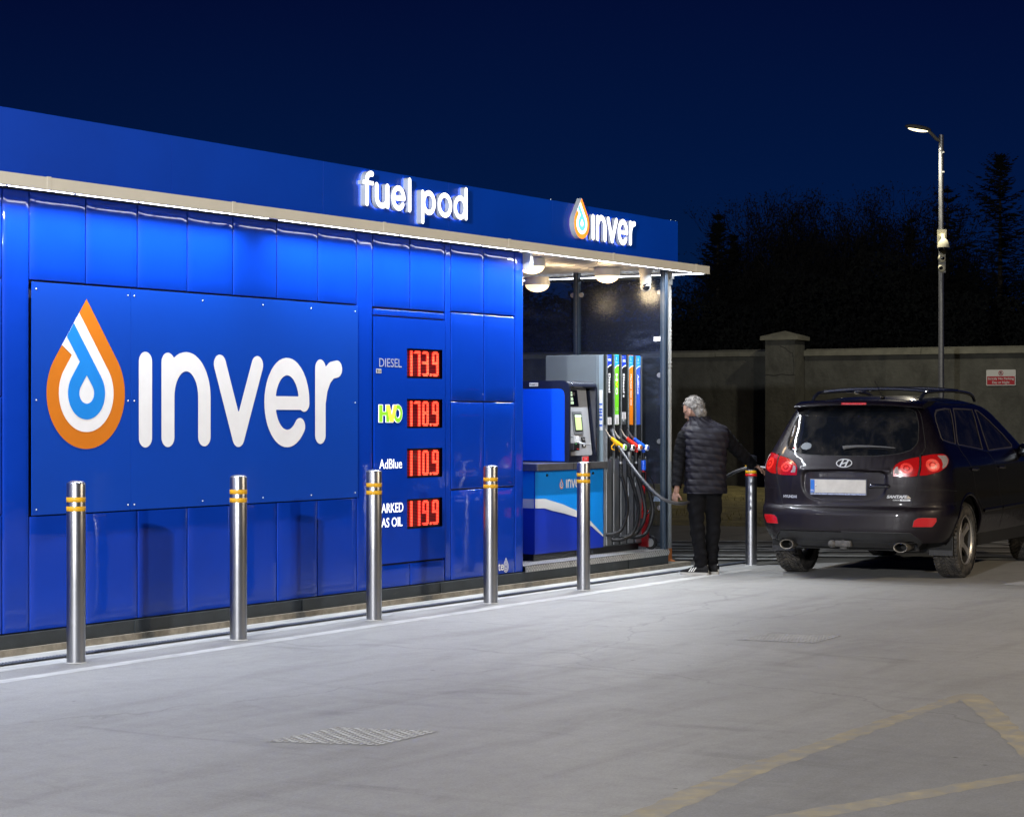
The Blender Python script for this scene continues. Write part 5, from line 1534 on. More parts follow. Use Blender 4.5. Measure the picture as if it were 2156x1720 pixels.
def car_text(txt, yl, yr, z, h, m, parent, off=.004, shear=0, bold=.01, dz=0):
    v, f = text_mesh(txt, bold)
    x0, y0 = v[:, 0].min(), v[:, 1].min(); W_, H_ = v[:, 0].max() - x0, v[:, 1].max() - y0
    V = (v[:, 1] - y0) / H_ * h; U = (v[:, 0] - x0) / W_ * abs(yl - yr) + shear * V
    P_ = rear_pt(yl - U, z + V, dz + off)
    return mk('badge', P_, f, m, parent, local=True)
def rear_shape(name, loops, off, m, parent, depth=.003):
    """small flat shape in (y,z) laid on the rear skin"""
    v, f, mi_ = prism(loops, lambda u, w: (0, u, w), 0, (-1, 0, 0))
    n = len(v); yz = np.array(v)[:, 1:]
    A = rear_pt(yz[:, 0], yz[:, 1], off); C_ = rear_pt(yz[:, 0], yz[:, 1], off - depth)
    k = 0; ff = list(f)
    for l in loops:
        for i in range(len(l)):
            a, b_ = k + i, k + (i + 1) % len(l); ff.append((a, b_, b_ + n, a + n))
        k += len(l)
    return mk(name, np.vstack([A, C_]), ff, m, parent, local=True)

def car_paint(name, base, dust):
    m = bpy.data.materials.new(name); m.use_nodes = True; nt = m.node_tree; b = nt.nodes['Principled BSDF']
    tc = nt.nodes.new('ShaderNodeTexCoord'); sp_ = nt.nodes.new('ShaderNodeSeparateXYZ'); nt.links.new(tc.outputs['Object'], sp_.inputs[0])
    # road film on the tail and low down, streaked by rain
    rx_ = nt.nodes.new('ShaderNodeMapRange'); rx_.inputs[1].default_value = .22; rx_.inputs[2].default_value = .55; rx_.inputs[3].default_value = 1; rx_.inputs[4].default_value = .04
    nt.links.new(sp_.outputs['X'], rx_.inputs[0])
    rz_ = nt.nodes.new('ShaderNodeMapRange'); rz_.inputs[1].default_value = .35; rz_.inputs[2].default_value = .75; rz_.inputs[3].default_value = .40; rz_.inputs[4].default_value = 0
    nt.links.new(sp_.outputs['Z'], rz_.inputs[0])
    mx = nt.nodes.new('ShaderNodeMath'); mx.operation = 'MAXIMUM'; nt.links.new(rx_.outputs[0], mx.inputs[0]); nt.links.new(rz_.outputs[0], mx.inputs[1])
    st = _noise(nt, 5, 8, .7, _pos(nt, (3, 8, .8), src='Object'), .2)
    mm = nt.nodes.new('ShaderNodeMath'); mm.operation = 'MULTIPLY'; nt.links.new(mx.outputs[0], mm.inputs[0])
    nt.links.new(_ramp(nt, st, .28, .72, (.35, .35, .35, 1), (1, 1, 1, 1)), mm.inputs[1])
    sc_ = nt.nodes.new('ShaderNodeMath'); sc_.operation = 'MULTIPLY'; sc_.inputs[1].default_value = .42; nt.links.new(mm.outputs[0], sc_.inputs[0])
    nt.links.new(_mix(nt, sc_.outputs[0], (*base, 1), (*dust, 1)), b.inputs['Base Color'])
    b.inputs['Metallic'].default_value = .25
    r = nt.nodes.new('ShaderNodeMapRange'); r.inputs[3].default_value = .22; r.inputs[4].default_value = .60; nt.links.new(mm.outputs[0], r.inputs[0]); nt.links.new(r.outputs[0], b.inputs['Roughness'])
    c = nt.nodes.new('ShaderNodeMapRange'); c.inputs[3].default_value = .5; c.inputs[4].default_value = .08; nt.links.new(mm.outputs[0], c.inputs[0]); nt.links.new(c.outputs[0], b.inputs['Coat Weight'])
    b.inputs['Coat Roughness'].default_value = .05
    b.inputs['Specular IOR Level'].default_value = .35
    return m
M_CAR = car_paint('car_paint', (.0024, .0016, .0036), (.016, .009, .013))
M_CGL = mat('car_glass', (.004, .005, .007), .05, spec=.45, dirt=((.02, .019, .018), .45, (2, 2, 1)), src='Object')
M_CPL = mat('car_plastic', (.011, .011, .012), .5, var=.3, vscale=20, src='Object')
M_CDK = mat('car_underside', (.005, .005, .005), .8)
M_CHR = mat('chrome', (.55, .56, .58), .18, metal=1)
M_BADGE = mat('badge_silver', (.52, .53, .55), .3, metal=.25, coat=.5)
M_SEAM = mat('seam_black', (.002, .002, .002), .7)
M_TL = mat('tail_red', (.27, .004, .005), .15, coat=.5, coatr=.02, emit=(1, .02, .01), estr=.07, bump=.0008, bscale=220, src='Object')
M_TLB = mat('tail_red_bright', (.60, .02, .012), .3, emit=(1, .05, .02), estr=.10, coat=1, bump=.0015, bscale=200, src='Object', var=.6, vscale=120)
M_TLC = mat('tail_clear', (.22, .19, .18), .45, coat=.1, bump=.001, bscale=260, src='Object', var=.5, vscale=120)
M_TREF = mat('reflector_red', (.42, .007, .012), .2, coat=.6, emit=(1, .01, .01), estr=.02)  # reflector is no lamp; a faint red glow is put into its material
M_TYRE = mat('tyre', (.020, .019, .018), .8, var=.4, vscale=30, dirt=((.085, .075, .062), .42, (4, 4, 4)), src='Object')
M_BARREL = mat('rim_barrel_dark', (.05, .048, .045), .6, metal=.3)
M_RIM = mat('alloy', (.5, .48, .45), .38, metal=.8, var=.2, vscale=12, src='Object')

YAW = math.radians(3.5)
car = thing('parked_car', (18.416, 7.808, 0), 'dark dusty SUV parked with its tail to the camera being refuelled', 'car', rz=YAW)
GATE = sym([(0, .672), (.30, .673), (.422, .676), (.47, .692), (.505, .722), (.533, .866), (.553, 1.0), (.592, 1.184), (.665, 1.257), (.725, 1.42), (.785, 1.57), (.800, 1.64), (.6, 1.652), (0, 1.655)])
GLS = sym([(0, 1.180), (.2, 1.183), (.336, 1.191), (.45, 1.210), (.540, 1.241), (.595, 1.285), (.634, 1.335), (.691, 1.447), (.735, 1.56), (.748, 1.60), (.72, 1.622), (.65, 1.634), (.3, 1.645), (0, 1.648)])
LI = [(.373, .992), (.374, 1.071), (.395, 1.105), (.422, 1.127), (.47, 1.15), (.508, 1.162), (.590, 1.182), (.551, .998), (.50, .990)]
LO = [(.602, 1.186), (.691, 1.202), (.80, 1.207), (.84, 1.195), (.858, 1.165), (.852, 1.135), (.80, 1.083), (.72, 1.036), (.62, 1.005), (.563, 1.000)]
REC = sym([(0, .735), (.181, .743), (.25, .762), (.291, .79), (.318, .83), (.332, .88), (.336, 1.02), (.31, 1.042), (.28, 1.052), (0, 1.064)])
f_gate, f_gls, f_rec = in_poly(GATE), in_poly(GLS), in_poly(REC)
QW = [(1.20, 1.615), (1.06, 1.57), (.985, 1.50), (.95, 1.43), (.915, 1.355), (.925, 1.332), (1.08, 1.308), (1.245, 1.290), (1.40, 1.40), (1.67, 1.628), (1.50, 1.632)]
RW = [(1.78, 1.632), (2.42, 1.628), (2.055, 1.226), (1.59, 1.262), (1.33, 1.283), (1.36, 1.32)]
FW = [(2.52, 1.622), (2.60, 1.612), (2.78, 1.53), (3.05, 1.385), (3.20, 1.265), (3.16, 1.235), (2.25, 1.215)]
f_side = [in_poly(p) for p in (QW, RW, FW)]
def f_arch(U, V):
    a = np.abs(U)
    return np.maximum(.425 - np.hypot(a - 1.36, V - .375), .425 - np.hypot(a - 4.06, V - .375))
def low(U, V):
    a = np.abs(U)
    return V - np.where(a < .62, .47 - .10 * np.clip((a - .50) / .12, 0, 1), np.where(a < 1.0, .37, .40))
def f_shell(U, V):
    A = np.abs(U)
    lamp = np.maximum(in_poly(LI)(A, V), in_poly(LO)(A, V))
    side = np.maximum.reduce([f(A, V) for f in f_side])
    return np.minimum.reduce([-f_gate(U, V), -lamp, -side, -f_arch(U, V), low(U, V)])
sh = patch('body_shell', f_shell, -5.0, 5.0, .36, 1.68, .0145, .0145, 0, M_CAR, car, rim=.02)
def rec_off(q, z):
    d = f_rec(q, z); t = np.clip(d / .022, 0, 1); t = t * t * (3 - 2 * t)
    lip = np.exp(-((z - 1.045) / .022)**2) * (np.abs(q) < .36) * .010
    return -t * .030 * np.clip((z - .70) / .28, .15, 1) + lip * (1 - t)
gate = patch('tailgate', lambda U, V: np.minimum.reduce([f_gate(U, V) - .0025, -f_gls(U, V), -in_poly(LI)(np.abs(U), V)]), -.82, .82, .66, 1.66, .0085, .0085, .001, M_CAR, car, rim=.018, offn=rec_off)
patch('rear_window', lambda U, V: f_gls(U, V) - .002, -.78, .78, 1.17, 1.655, .012, .012, .0015, M_CGL, car, rim=.01)
ribbon('window_seal', GLS + [GLS[0]], .008, .0018, M_SEAM, car, 3)
ribbon('gate_gap', GATE + [GATE[0]], .006, .0012, M_SEAM, car, 3)
for s in (1, -1):
    for nm, poly in (('side_window', QW), ('side_window', RW), ('side_window', FW)):
        pp = poly if s > 0 else mir(poly); xs_ = [p[0] for p in pp]
        f_ = in_poly(pp)
        patch(nm, lambda U, V: f_(U, V) - .001, min(xs_) - .01, max(xs_) + .01, 1.2, 1.65, .014, .012, -.003, M_CGL, car, rim=.0)
        ribbon('window_trim', pp + [pp[0]], .020, .001, mat('window_trim_grey', (.055, .05, .045), .35, coat=.3), car, 4)
    R_ = (lambda l: l) if s > 0 else mir
    ribbon('sill_trim', R_([(.915, 1.325), (1.08, 1.298), (1.33, 1.275), (1.6, 1.254), (2.06, 1.216), (2.25, 1.206), (3.16, 1.224)]), .014, .004, M_CHR, car, 5)
    ribbon('door_seam', R_([(1.30, 1.275), (1.319, 1.20), (1.487, 1.044), (1.552, .877), (1.66, .76), (1.781, .67)]), .006, .001, M_SEAM, car, 8)
    ribbon('door_seam', R_([(2.16, 1.21), (2.30, 1.1), (2.38, .917), (2.48, .65), (2.539, .43)]), .007, .001, M_SEAM, car, 8)
    ribbon('door_seam', R_([(3.16, 1.21), (3.22, 1.0), (3.28, .75), (3.34, .45)]), .006, .001, M_SEAM, car, 8)
    ribbon('side_moulding', R_([(1.83, .635), (2.46, .640)]), .03, .006, M_CAR, car, 10)
    ribbon('side_moulding', R_([(2.50, .640), (3.32, .645)]), .03, .006, M_CAR, car, 10)
    ribbon('bumper_seam', R_([(.552, .865), (.75, .868), (.97, .850)]), .005, .001, M_SEAM, car, 8)
    ribbon('fold_line', R_([(.50, .712), (.60, .735), (.75, .742), (.95, .735)]), .007, .0015, M_CAR, car, 8)
    # arch lips
    for qc in (1.36, 4.06):
        pa = [(qc + .436 * math.cos(a), .375 + .436 * math.sin(a)) for a in [math.radians(-4 + 188 * k / 30) for k in range(31)]]
        ribbon('arch_lip', R_(pa), .026, .002, M_CAR, car, 2)
    # door handles
    for q_ in (1.535, 2.50):
        c = cpo(np.array([s * q_]), np.array([1.045]), np.array([CSIGN * .02]))[0]
        b = B(); b.tube([(c[0] - .085, c[1] + s * .018, c[2]), (c[0] - .07, c[1], c[2]), (c[0] + .07, c[1], c[2] - .004), (c[0] + .09, c[1] + s * .018, c[2] - .004)], .014, 10, flat=1.2); b.done('door_handle', mat('handle_gloss', (.008, .008, .012), .12, coat=1), car, local=True, smooth=True)
    # lamps
    qa = R_
    a_, b__ = (LI, LO)
    for poly, nm in ((LI, 'tail_lamp'), (LO, 'tail_lamp')):
        pp = qa(poly); xs_ = [p[0] for p in pp]; f_ = in_poly(pp)
        o = patch(nm, lambda U, V: f_(U, V) - .003, min(xs_) - .01, max(xs_) + .01, .98, 1.22, .008, .008, .004, M_TL, car, rim=.014)
        if o is None: continue
        if poly is LI:
            cc, rr = (.475, 1.072), .046
            wp = [(.388, 1.020), (.428, 1.020), (.414, 1.05), (.411, 1.088), (.394, 1.080), (.386, 1.06)]
        else:
            cc, rr = (.675, 1.10), .055
            wp = [(.745, 1.062), (.80, 1.092), (.842, 1.14), (.842, 1.17), (.825, 1.188), (.735, 1.190), (.762, 1.15), (.765, 1.11)]
        ccs = (s * cc[0], cc[1])
        fc = lambda U, V: np.minimum(rr - np.hypot(U - ccs[0], (V - ccs[1]) * .95), np.hypot(U - ccs[0], V - ccs[1]) - rr * .55)
        patch('bulb_ring', fc, ccs[0] - .07, ccs[0] + .07, 1.0, 1.20, .005, .005, .0052, M_TLB, o, rim=0)
        fc2 = lambda U, V: rr * .36 - np.hypot(U - ccs[0], V - ccs[1])
        patch('bulb_ring', fc2, ccs[0] - .03, ccs[0] + .03, 1.0, 1.20, .004, .004, .0054, M_TLB, o, rim=0)
        w2 = qa(wp); fw = in_poly(w2); xx = [p[0] for p in w2]
        patch('clear_lens', fw, min(xx) - .01, max(xx) + .01, 1.0, 1.2, .005, .005, .0056, M_TLC, o, rim=0)
    ribbon('lamp_gap', qa([(.556, .998), (.597, 1.186)]), .008, .005, M_SEAM, car, 6)
    RF = [(.512, .527), (.518, .585), (.54, .607), (.575, .612), (.678, .608), (.682, .575), (.655, .527)]
    pp = qa(RF); fr_ = in_poly(pp); xx = [p[0] for p in pp]
    patch('reflector', lambda U, V: fr_(U, V), min(xx) - .01, max(xx) + .01, .51, .63, .006, .006, .004, M_TREF, car, rim=.01)
    ribbon('reflector_surround', pp + [pp[0]], .008, .001, M_CPL, car, 3)
# roof dome
ring = cp(np.concatenate([np.linspace(0, 5.0, 90), np.linspace(-5.0, -.01, 90)]), np.full(180, 1.679))
ctr = np.array([1.65, 0, 0])
v = []; f = []; NR = 14
for k in range(NR + 1):
    s_ = math.cos(k / NR * PI / 2 * .97) if k < NR else 0.001
    P_ = ctr + (ring - ctr) * s_; P_[:, 2] = 1.679 + .088 * (1 - s_ ** 2.4) ** .85
    v.append(P_)
n = len(ring); v = np.vstack(v)
for k in range(NR):
    for i in range(n): f.append((k * n + i, k * n + (i + 1) % n, (k + 1) * n + (i + 1) % n, (k + 1) * n + i))
mk('roof', v, f, M_CAR, car, local=True, smooth=True)
# lower black valance with cut outs for the pipes, tow bar
def f_val(U, V):
    A = np.abs(U); return np.minimum.reduce([(.462 - .10 * np.clip((A - .50) / .12, 0, 1)) - V, .62 - A, V - (.315 + .0 * A), np.hypot((A - .515) * 1.0, (V - .325) * 1.5) - .088])
patch('rear_valance', f_val, -.64, .64, .30, .48, .012, .012, -.004, M_CPL, car, rim=.03)
ribbon('valance_edge', sym([(0, .468), (.50, .466), (.56, .42), (.62, .372)])[:], .012, .002, M_CPL, car, 5)
b = B(); b.box(.34, 4.3, -.66, .66, .30, .98); b.box(.9, 3.9, -.70, .70, .98, 1.15); b.box(1.45, 3.2, -.90, .90, .29, .41); b.box(.22, .4, -.60, .60, .29, .5); b.done('underbody', M_CDK, car, local=True)
for s in (1, -1):
    def oval(x, a, b_, z=.333, n=28): return [(x, s * .565 + a * math.cos(2 * PI * k / n), z + b_ * math.sin(2 * PI * k / n)) for k in range(n)]
    rs = [oval(.30, .050, .034), oval(.06, .064, .044), oval(.038, .068, .047), oval(.034, .066, .045), oval(.036, .060, .040), oval(.06, .056, .037)]
    b = B(); v_ = [p for r_ in rs for p in r_]; b.add(v_, [(i * 28 + k, i * 28 + (k + 1) % 28, (i + 1) * 28 + (k + 1) % 28, (i + 1) * 28 + k) for i in range(5) for k in range(28)])
    o = b.done('exhaust_tip', mat('exhaust_steel', (.20, .18, .15), .45, metal=.7, var=.3, vscale=40), car, local=True, smooth=True, sharp=60)
    b = B(); v_ = oval(.06, .056, .037) + oval(.24, .054, .035); b.add(v_, [(k, (k + 1) % 28, 28 + (k + 1) % 28, 28 + k) for k in range(28)] + [tuple(range(28, 56))]); b.done('exhaust_inner', M_CDK, o, local=True)
    b = B(); b.box(.555, .575, *sorted((s * .68, s * .91)), .235, .50); b.done('mudflap', M_CPL, car, local=True)
b = B(); b.tube([(.12, .0, .365), (.10, .0, .40)], [.016, .013], 12); b.ell((.06, 0, .432), (.028, .028, .028), 16, 10); b.tube([(.06, 0, .36), (.06, 0, .42)], .018, 12)
b.bbox(.02, .12, -.085, .075, .325, .385, .012); b.ell((.04, .105, .35), (.04, .042, .038), 14, 8); b.bbox(.05, .12, -.035, .035, .30, .35, .008); b.ell((.07, .09, .35), (.035, .045, .035), 14, 8); b.box(.12, .45, -.05, .05, .32, .37)
b.done('tow_bar', mat('tow_iron', (.085, .08, .075), .65, metal=.4, var=.4, vscale=25), car, local=True, smooth=True, sharp=30)
# tail spoiler with high brake lamp
v = []; f = []; NY = 30
for i in range(NY + 1):
    y = -.645 + 1.29 * i / NY; t = abs(y) / .645; bow_ = .10 * t ** 3; dz = -.030 * t ** 2.2
    pr = [(.80, 1.724 - .02 * t), (.55, 1.722 + dz * .6), (.42, 1.708 + dz), (.365, 1.690 + dz), (.352, 1.676 + dz), (.358, 1.666 + dz), (.40, 1.660 + dz), (.50, 1.632 + dz * .4)]
    v += [(x + bow_, y, z) for x, z in pr]
m_ = 8
for i in range(NY):
    for j in range(m_ - 1): f.append((i * m_ + j, (i + 1) * m_ + j, (i + 1) * m_ + j + 1, i * m_ + j + 1))
f += [tuple(range(m_)), tuple(NY * m_ + j for j in range(m_))[::-1]]
sp_o = mk('spoiler', v, f, M_CAR, car, local=True, smooth=True, sharp=35)
b = B(); b.bbox(.352, .40, -.125, .125, 1.668, 1.690, .004); b.done('brake_lamp', mat('brake_lamp_red', (.35, .01, .01), .15, coat=1, emit=(1, .02, .02), estr=.06), sp_o, local=True)
# roof rails, crossbars, aerial
for s in (1, -1):
    b = B(); b.tube(smooth_path([(.72, s * .545, 1.715), (.80, s * .545, 1.765), (1.0, s * .548, 1.795), (1.7, s * .555, 1.812), (2.3, s * .545, 1.795), (2.5, s * .54, 1.765), (2.6, s * .535, 1.72)], 6), .0165, 10); b.done('roof_rail', mat('rail_black', (.008, .009, .013), .2, coat=.8), car, local=True, smooth=True)
for x, z in ((1.02, 1.80), (1.95, 1.815)):
    b = B(); b.tube(smooth_path([(x, -.55, z), (x, -.3, z + .024), (x, 0, z + .030), (x, .3, z + .024), (x, .55, z)], 5), .0125, 8, flat=1.4); b.done('crossbar', MATS['rail_black'], car, local=True, smooth=True)
b = B(); b.ell((.92, -.10, 1.745), (.035, .02, .018), 12, 8); b.tube([(.92, -.10, 1.75), (.80, -.06, 1.905)], [.0045, .003], 8); b.done('aerial', M_BLACK, car, local=True, smooth=True)
# wiper
b = B(); pth = rear_pt(np.array([.03, 0, -.12, -.25, -.38, -.47]), np.array([1.245, 1.252, 1.262, 1.262, 1.256, 1.248]), .022)
b.tube([tuple(p) for p in pth], [.020, .018, .012, .009, .007, .004], 10); b.done('rear_wiper', mat('wiper_grey', (.07, .07, .072), .5), car, local=True, smooth=True)
b = B(); pth = rear_pt(np.array([-.10, -.25, -.38, -.48]), np.array([1.252, 1.250, 1.244, 1.238]), .008); b.tube([tuple(p) for p in pth], .005, 6); b.done('wiper_blade', M_RUB, car, local=True)
# number plate (blank as in the photo), surround, handle
pl_ = B(); xp = float(rear_pt(np.array([0.]), np.array([.89]), 0)[0][0])
pl_.bbox(xp + .004, xp + .018, -.232, .338, .812, .966, .005); pl_ = pl_.done('plate_surround', mat('surround_dark', (.03, .035, .06), .4), car, local=True)
b = B(); b.bbox(xp - .002, xp + .004, -.222, .328, .832, .958, .002); b.done('number_plate', mat('plate_white', (.48, .46, .42), .5, var=.12, vscale=9, src='Object'), pl_, local=True)
b = B(); b.box(xp - .004, xp - .0015, .286, .326, .835, .955); b.done('plate_band', mat('plate_blue', (.01, .13, .50), .5), pl_, local=True)
b = B(); b.box(xp + .001, xp + .0035, -.222, .328, .815, .829); b.done('dealer_strip', mat('dealer_strip_mat', (.30, .34, .48), .5, var=.6, vscale=60, src='Object'), pl_, local=True)
text('letters', 'IRL', (xp - .0055, .323, .846), (0, -1, 0), UZ, .034, .016, M_LABEL, pl_, .01, local=True)
b = B(); b.ell((xp - .003, .272, .895), (.003, .005, .005), 10, 6); b.done('screw', M_CHR, pl_, local=True)
b = B(); b.tube(smooth_path([(xp + .02, -.255, .895), (xp - .005, -.275, .905), (xp - .008, -.35, .908), (xp - .002, -.43, .905), (xp + .03, -.445, .90)], 5), [.014] * 20 + [.013], 10, flat=1.3); b.done('gate_handle', mat('handle_gloss', (.008, .008, .012), .12, coat=1), car, local=True, smooth=True)
# badges
car_text('HYUNDAI', .625, .478, .776, .028, M_BADGE, car, bold=.035)
car_text('SANTAFE', -.418, -.600, .791, .029, M_BADGE, car, shear=.35, bold=.04)
rear_shape('badge', [[(-.600, .790), (-.640, .790), (-.614, .818)]], .005, mat('badge_gold', (.4, .34, .26), .35, metal=.6), car)
car_text('CRDi', -.475, -.532, .768, .012, M_BADGE, car, bold=.01)
rear_shape('badge', [[(-.540, .766), (-.632, .766), (-.632, .782), (-.540, .782)]], .004, M_BADGE, car)
car_text('4WD', -.555, -.617, .769, .010, M_INK, car, off=.0052, bold=.02)
LG = [arc(.0, 1.113, .080, .041, 0, 360, 40)[:-1], arc(.0, 1.113, .071, .033, 0, 360, 40)[:-1]]
rear_shape('maker_badge', LG, .007, M_BADGE, car, .005)
def hlet(U, V):
    y = U; z = V - 1.113; k = .42
    l1 = .0075 - np.abs(y - .026 + k * z + .0 * z); l2 = .0075 - np.abs(y + .026 + k * z)
    cross_ = .0055 - np.abs(z - .30 * y * -1)
    lim = 1 - (y / .074)**2 - (z / .037)**2
    cx_ = np.minimum(cross_, .034 - np.abs(y + k * z))
    return np.minimum(np.maximum(np.maximum(l1, l2), cx_), lim * .03)
rear_shape('maker_badge', contour(hlet, -.09, .09, 1.06, 1.17, .0022), .006, M_BADGE, car, .004)
# sticker on the rear glass
car_text('10A/N1', .615, .600, 1.36, .11, M_LABEL, car, off=.004)
rear_shape('window_sticker', [[(.565, 1.235), (.515, 1.238), (.535, 1.275)]], .005, M_LABEL, car)
rear_shape('window_sticker', [[(.558, 1.243), (.535, 1.243), (.545, 1.262)]], .0065, M_REDT, car)
rear_shape('window_sticker', [arc(.42, 1.27, .055, .034, 0, 360, 24)[:-1]], .004, mat('round_sticker', (.012, .022, .035), .4), car)
# door mirror
for s in (1, -1):
    b = B(); b.ell((2.98, -s * 1.00, 1.205), (.085, .115, .085), 18, 10); b.tube([(2.98, -s * .84, 1.19), (2.98, -s * .95, 1.185)], .03, 10); b.done('door_mirror', M_CAR, car, local=True, smooth=True)
    b = B(); b.ell((2.905, -s * 1.005, 1.205), (.012, .095, .068), 18, 8); b.done('mirror_glass', mat('mirror', (.3, .33, .36), .03, metal=1), car, local=True, smooth=True)
# open filler flap and neck on the left rear wing
b = B(); b.bbox(.80, .805, .955, 1.10, .93, 1.10, .002); b.done('filler_flap', M_CAR, car, local=True)
b = B(); b.lathe([(.075, 0), (.075, .004)], (.70, .938, 1.01), 20, 'y'); b.done('filler_neck', M_CPL, car, local=True)
# wheels
def wheel(x, y, s, name='wheel'):
    R, Wd, cy = .365, .235, y
    b = B()
    pr = [(.235, -Wd / 2 + .012), (.245, -Wd / 2 + .004), (.29, -Wd / 2 - .004), (.325, -Wd / 2 + .002), (.348, -Wd / 2 + .018), (.354, -Wd / 2 + .035), (.355, 0), (.354, Wd / 2 - .035), (.348, Wd / 2 - .018), (.325, Wd / 2 - .002), (.29, Wd / 2 + .004), (.245, Wd / 2 - .004), (.235, Wd / 2 - .012)]
    c = (x, cy, .365); n = 64; base = len(b.v)
    for r, h in pr:
        for k in range(n):
            a = 2 * PI * k / n; b.v.append((c[0] + r * math.cos(a), c[1] + h, c[2] + r * math.sin(a)))
    for i in range(len(pr) - 1):
        for k in range(n): b.f.append((base + i * n + k, base + i * n + (k + 1) % n, base + (i + 1) * n + (k + 1) % n, base + (i + 1) * n + k)); b.m.append(0)
    t = b.done('tyre', M_TYRE, car, local=True, smooth=True, sharp=50)
    # directional tread blocks: chevrons either side of a centre rib
    b = B(); nb = 54
    def tp_(a, h, r): return (c[0] + r * math.cos(a), c[1] + h, c[2] + r * math.sin(a))
    for k in range(nb):
        a0 = 2 * PI * k / nb; da = 2 * PI / nb
        for sd in (1, -1):
            for (h0, h1, sh0, sh1) in ((.006, .048, 0, .9), (.053, .092, 1.0, 1.55), (.097, .121, 1.6, 1.75)):
                w_ = .66
                r1 = R if h1 < .1 else R - .004; r2 = R if h1 < .1 else R - .017
                q = [(a0 + da * sh0, h0, r1), (a0 + da * (sh0 + w_), h0, r1), (a0 + da * (sh1 + w_), h1, r2), (a0 + da * sh1, h1, r2)]
                top = [tp_(a, sd * h, r) for a, h, r in q]; bot = [tp_(a, sd * h, r - .012) for a, h, r in q]
                b.add(top + bot, [(0, 1, 2, 3), (0, 4, 5, 1), (1, 5, 6, 2), (2, 6, 7, 3), (3, 7, 4, 0)])
    b.done('tread', M_TYRE, t, local=True)
    yo = cy + s * (Wd / 2 - .012)      # outer face plane
    # rim: barrel, five spokes, hub
    b = B(); n = 48; prr = [(.236, .012), (.240, .004), (.232, -.004), (.224, -.014)]
    base = 0
    for r, h in prr:
        for k in range(n): a = 2 * PI * k / n; b.v.append((c[0] + r * math.cos(a), yo + s * h, c[2] + r * math.sin(a)))
    for i in range(len(prr) - 1):
        for k in range(n): b.f.append((i * n + k, i * n + (k + 1) % n, (i + 1) * n + (k + 1) % n, (i + 1) * n + k)); b.m.append(0)
    w = b.done('rim', M_RIM, car, local=True, smooth=True)
    b = B(); b.lathe([(.222, -.16), (.224, -.014)], (c[0], 0, c[2]), 40, 'y'); b.f = b.f[:-2]; b.m = b.m[:-2]; b.v = [(p[0], yo + s * p[1], p[2]) for p in b.v]; b.done('rim_barrel', M_BARREL, w, local=True, smooth=True)
    sp = []
    for k in range(5):
        a = PI / 2 + 2 * PI * k / 5 + .3
        e_ = Vector((math.cos(a), math.sin(a))); n_ = Vector((-e_.y, e_.x))
        sp.append([tuple(e_ * .03 + n_ * .034), tuple(e_ * .11 + n_ * .026), tuple(e_ * .19 + n_ * .031), tuple(e_ * .226 + n_ * .044), tuple(e_ * .226 - n_ * .044), tuple(e_ * .19 - n_ * .031), tuple(e_ * .11 - n_ * .026), tuple(e_ * .03 - n_ * .034)])
    for l in sp:
        v_, f_, m__ = prism([l], lambda u, v: (c[0] + u, yo + s * (-.020 - .030 * (1 - (math.hypot(u, v) / .226))), c[2] + v), .028, (0, s, 0))
        mk('spoke', v_, f_, M_RIM, w, local=True)
    b = B(); b.lathe([(.075, -.05), (.072, -.035), (.05, -.030), (.03, -.024), (.004, -.022)], (c[0], 0, c[2]), 24, 'y')
    b.v = [(p[0], yo + s * p[1], p[2]) for p in b.v]; b.done('hub', M_RIM, w, local=True, smooth=True)
    b = B(); b.lathe([(.17, -.10), (.17, -.09)], (c[0], 0, c[2]), 28, 'y'); b.v = [(p[0], yo + s * p[1], p[2]) for p in b.v]; b.done('brake_disc', M_CDK, w, local=True)
    # wheel arch liner
    b = B(); pa = [(c[0] + .435 * math.cos(math.radians(a)), c[2] + .01 + .435 * math.sin(math.radians(a))) for a in range(-12, 200, 8)]
    y0, y1 = cy + s * .10, cy - s * .22
    vv = [(px_, y0, pz_) for px_, pz_ in pa] + [(px_, y1, pz_) for px_, pz_ in pa]; k_ = len(pa)
    b.add(vv, [(i, i + 1, k_ + i + 1, k_ + i) for i in range(k_ - 1)] + [tuple(range(k_, 2 * k_))]); b.done('arch_liner', M_CDK, car, local=True)
for x in (.98, 3.68):
    for s in (-1, 1): wheel(x, s * .805, s)

# ================================================================== PERSON at the filler
PO = Vector((18.44, 9.27, 0)); PR = Vector((SA, -CA, 0)); PA = Vector((CA, SA, 0))
man = thing('person', tuple(PO), 'man in dark quilted gilet seen from behind, holding the fuel hose beside the car', 'person')
def W_(u, w, z): return tuple(PO + PR * u + PA * w + Vector((0, 0, z)))
def blob(name, fill, voxel, m, parent=None, smooth_it=2, post=None):
    b = B(); fill(b)
    me = bpy.data.meshes.new(name); r = root_of(parent) if parent else man
    V_ = np.array(b.v) - np.array(r.location)
    me.from_pydata(V_.tolist(), [], b.f); o = bpy.data.objects.new(name, me); COL.objects.link(o)
    md = o.modifiers.new('r', 'REMESH'); md.mode = 'VOXEL'; md.voxel_size = voxel; md.use_smooth_shade = True
    ms = o.modifiers.new('s', 'SMOOTH'); ms.factor = .6; ms.iterations = smooth_it
    dg = bpy.context.evaluated_depsgraph_get(); m2 = bpy.data.meshes.new_from_object(o.evaluated_get(dg))
    o.modifiers.clear(); o.data = m2; bpy.data.meshes.remove(me)
    if post:
        co = np.array([v.co[:] for v in m2.vertices]); no = np.array([v.normal[:] for v in m2.vertices]); co = post(co, no)
        m2.vertices.foreach_set('co', co.ravel()); m2.update()
    m2.materials.clear(); m2.materials.append(m); m2.name = name
    m2.polygons.foreach_set('use_smooth', [True] * len(m2.polygons))
    o.parent = parent or man
    return o
M_SKIN = mat('skin', (.26, .145, .10), .5, var=.1, vscale=30)
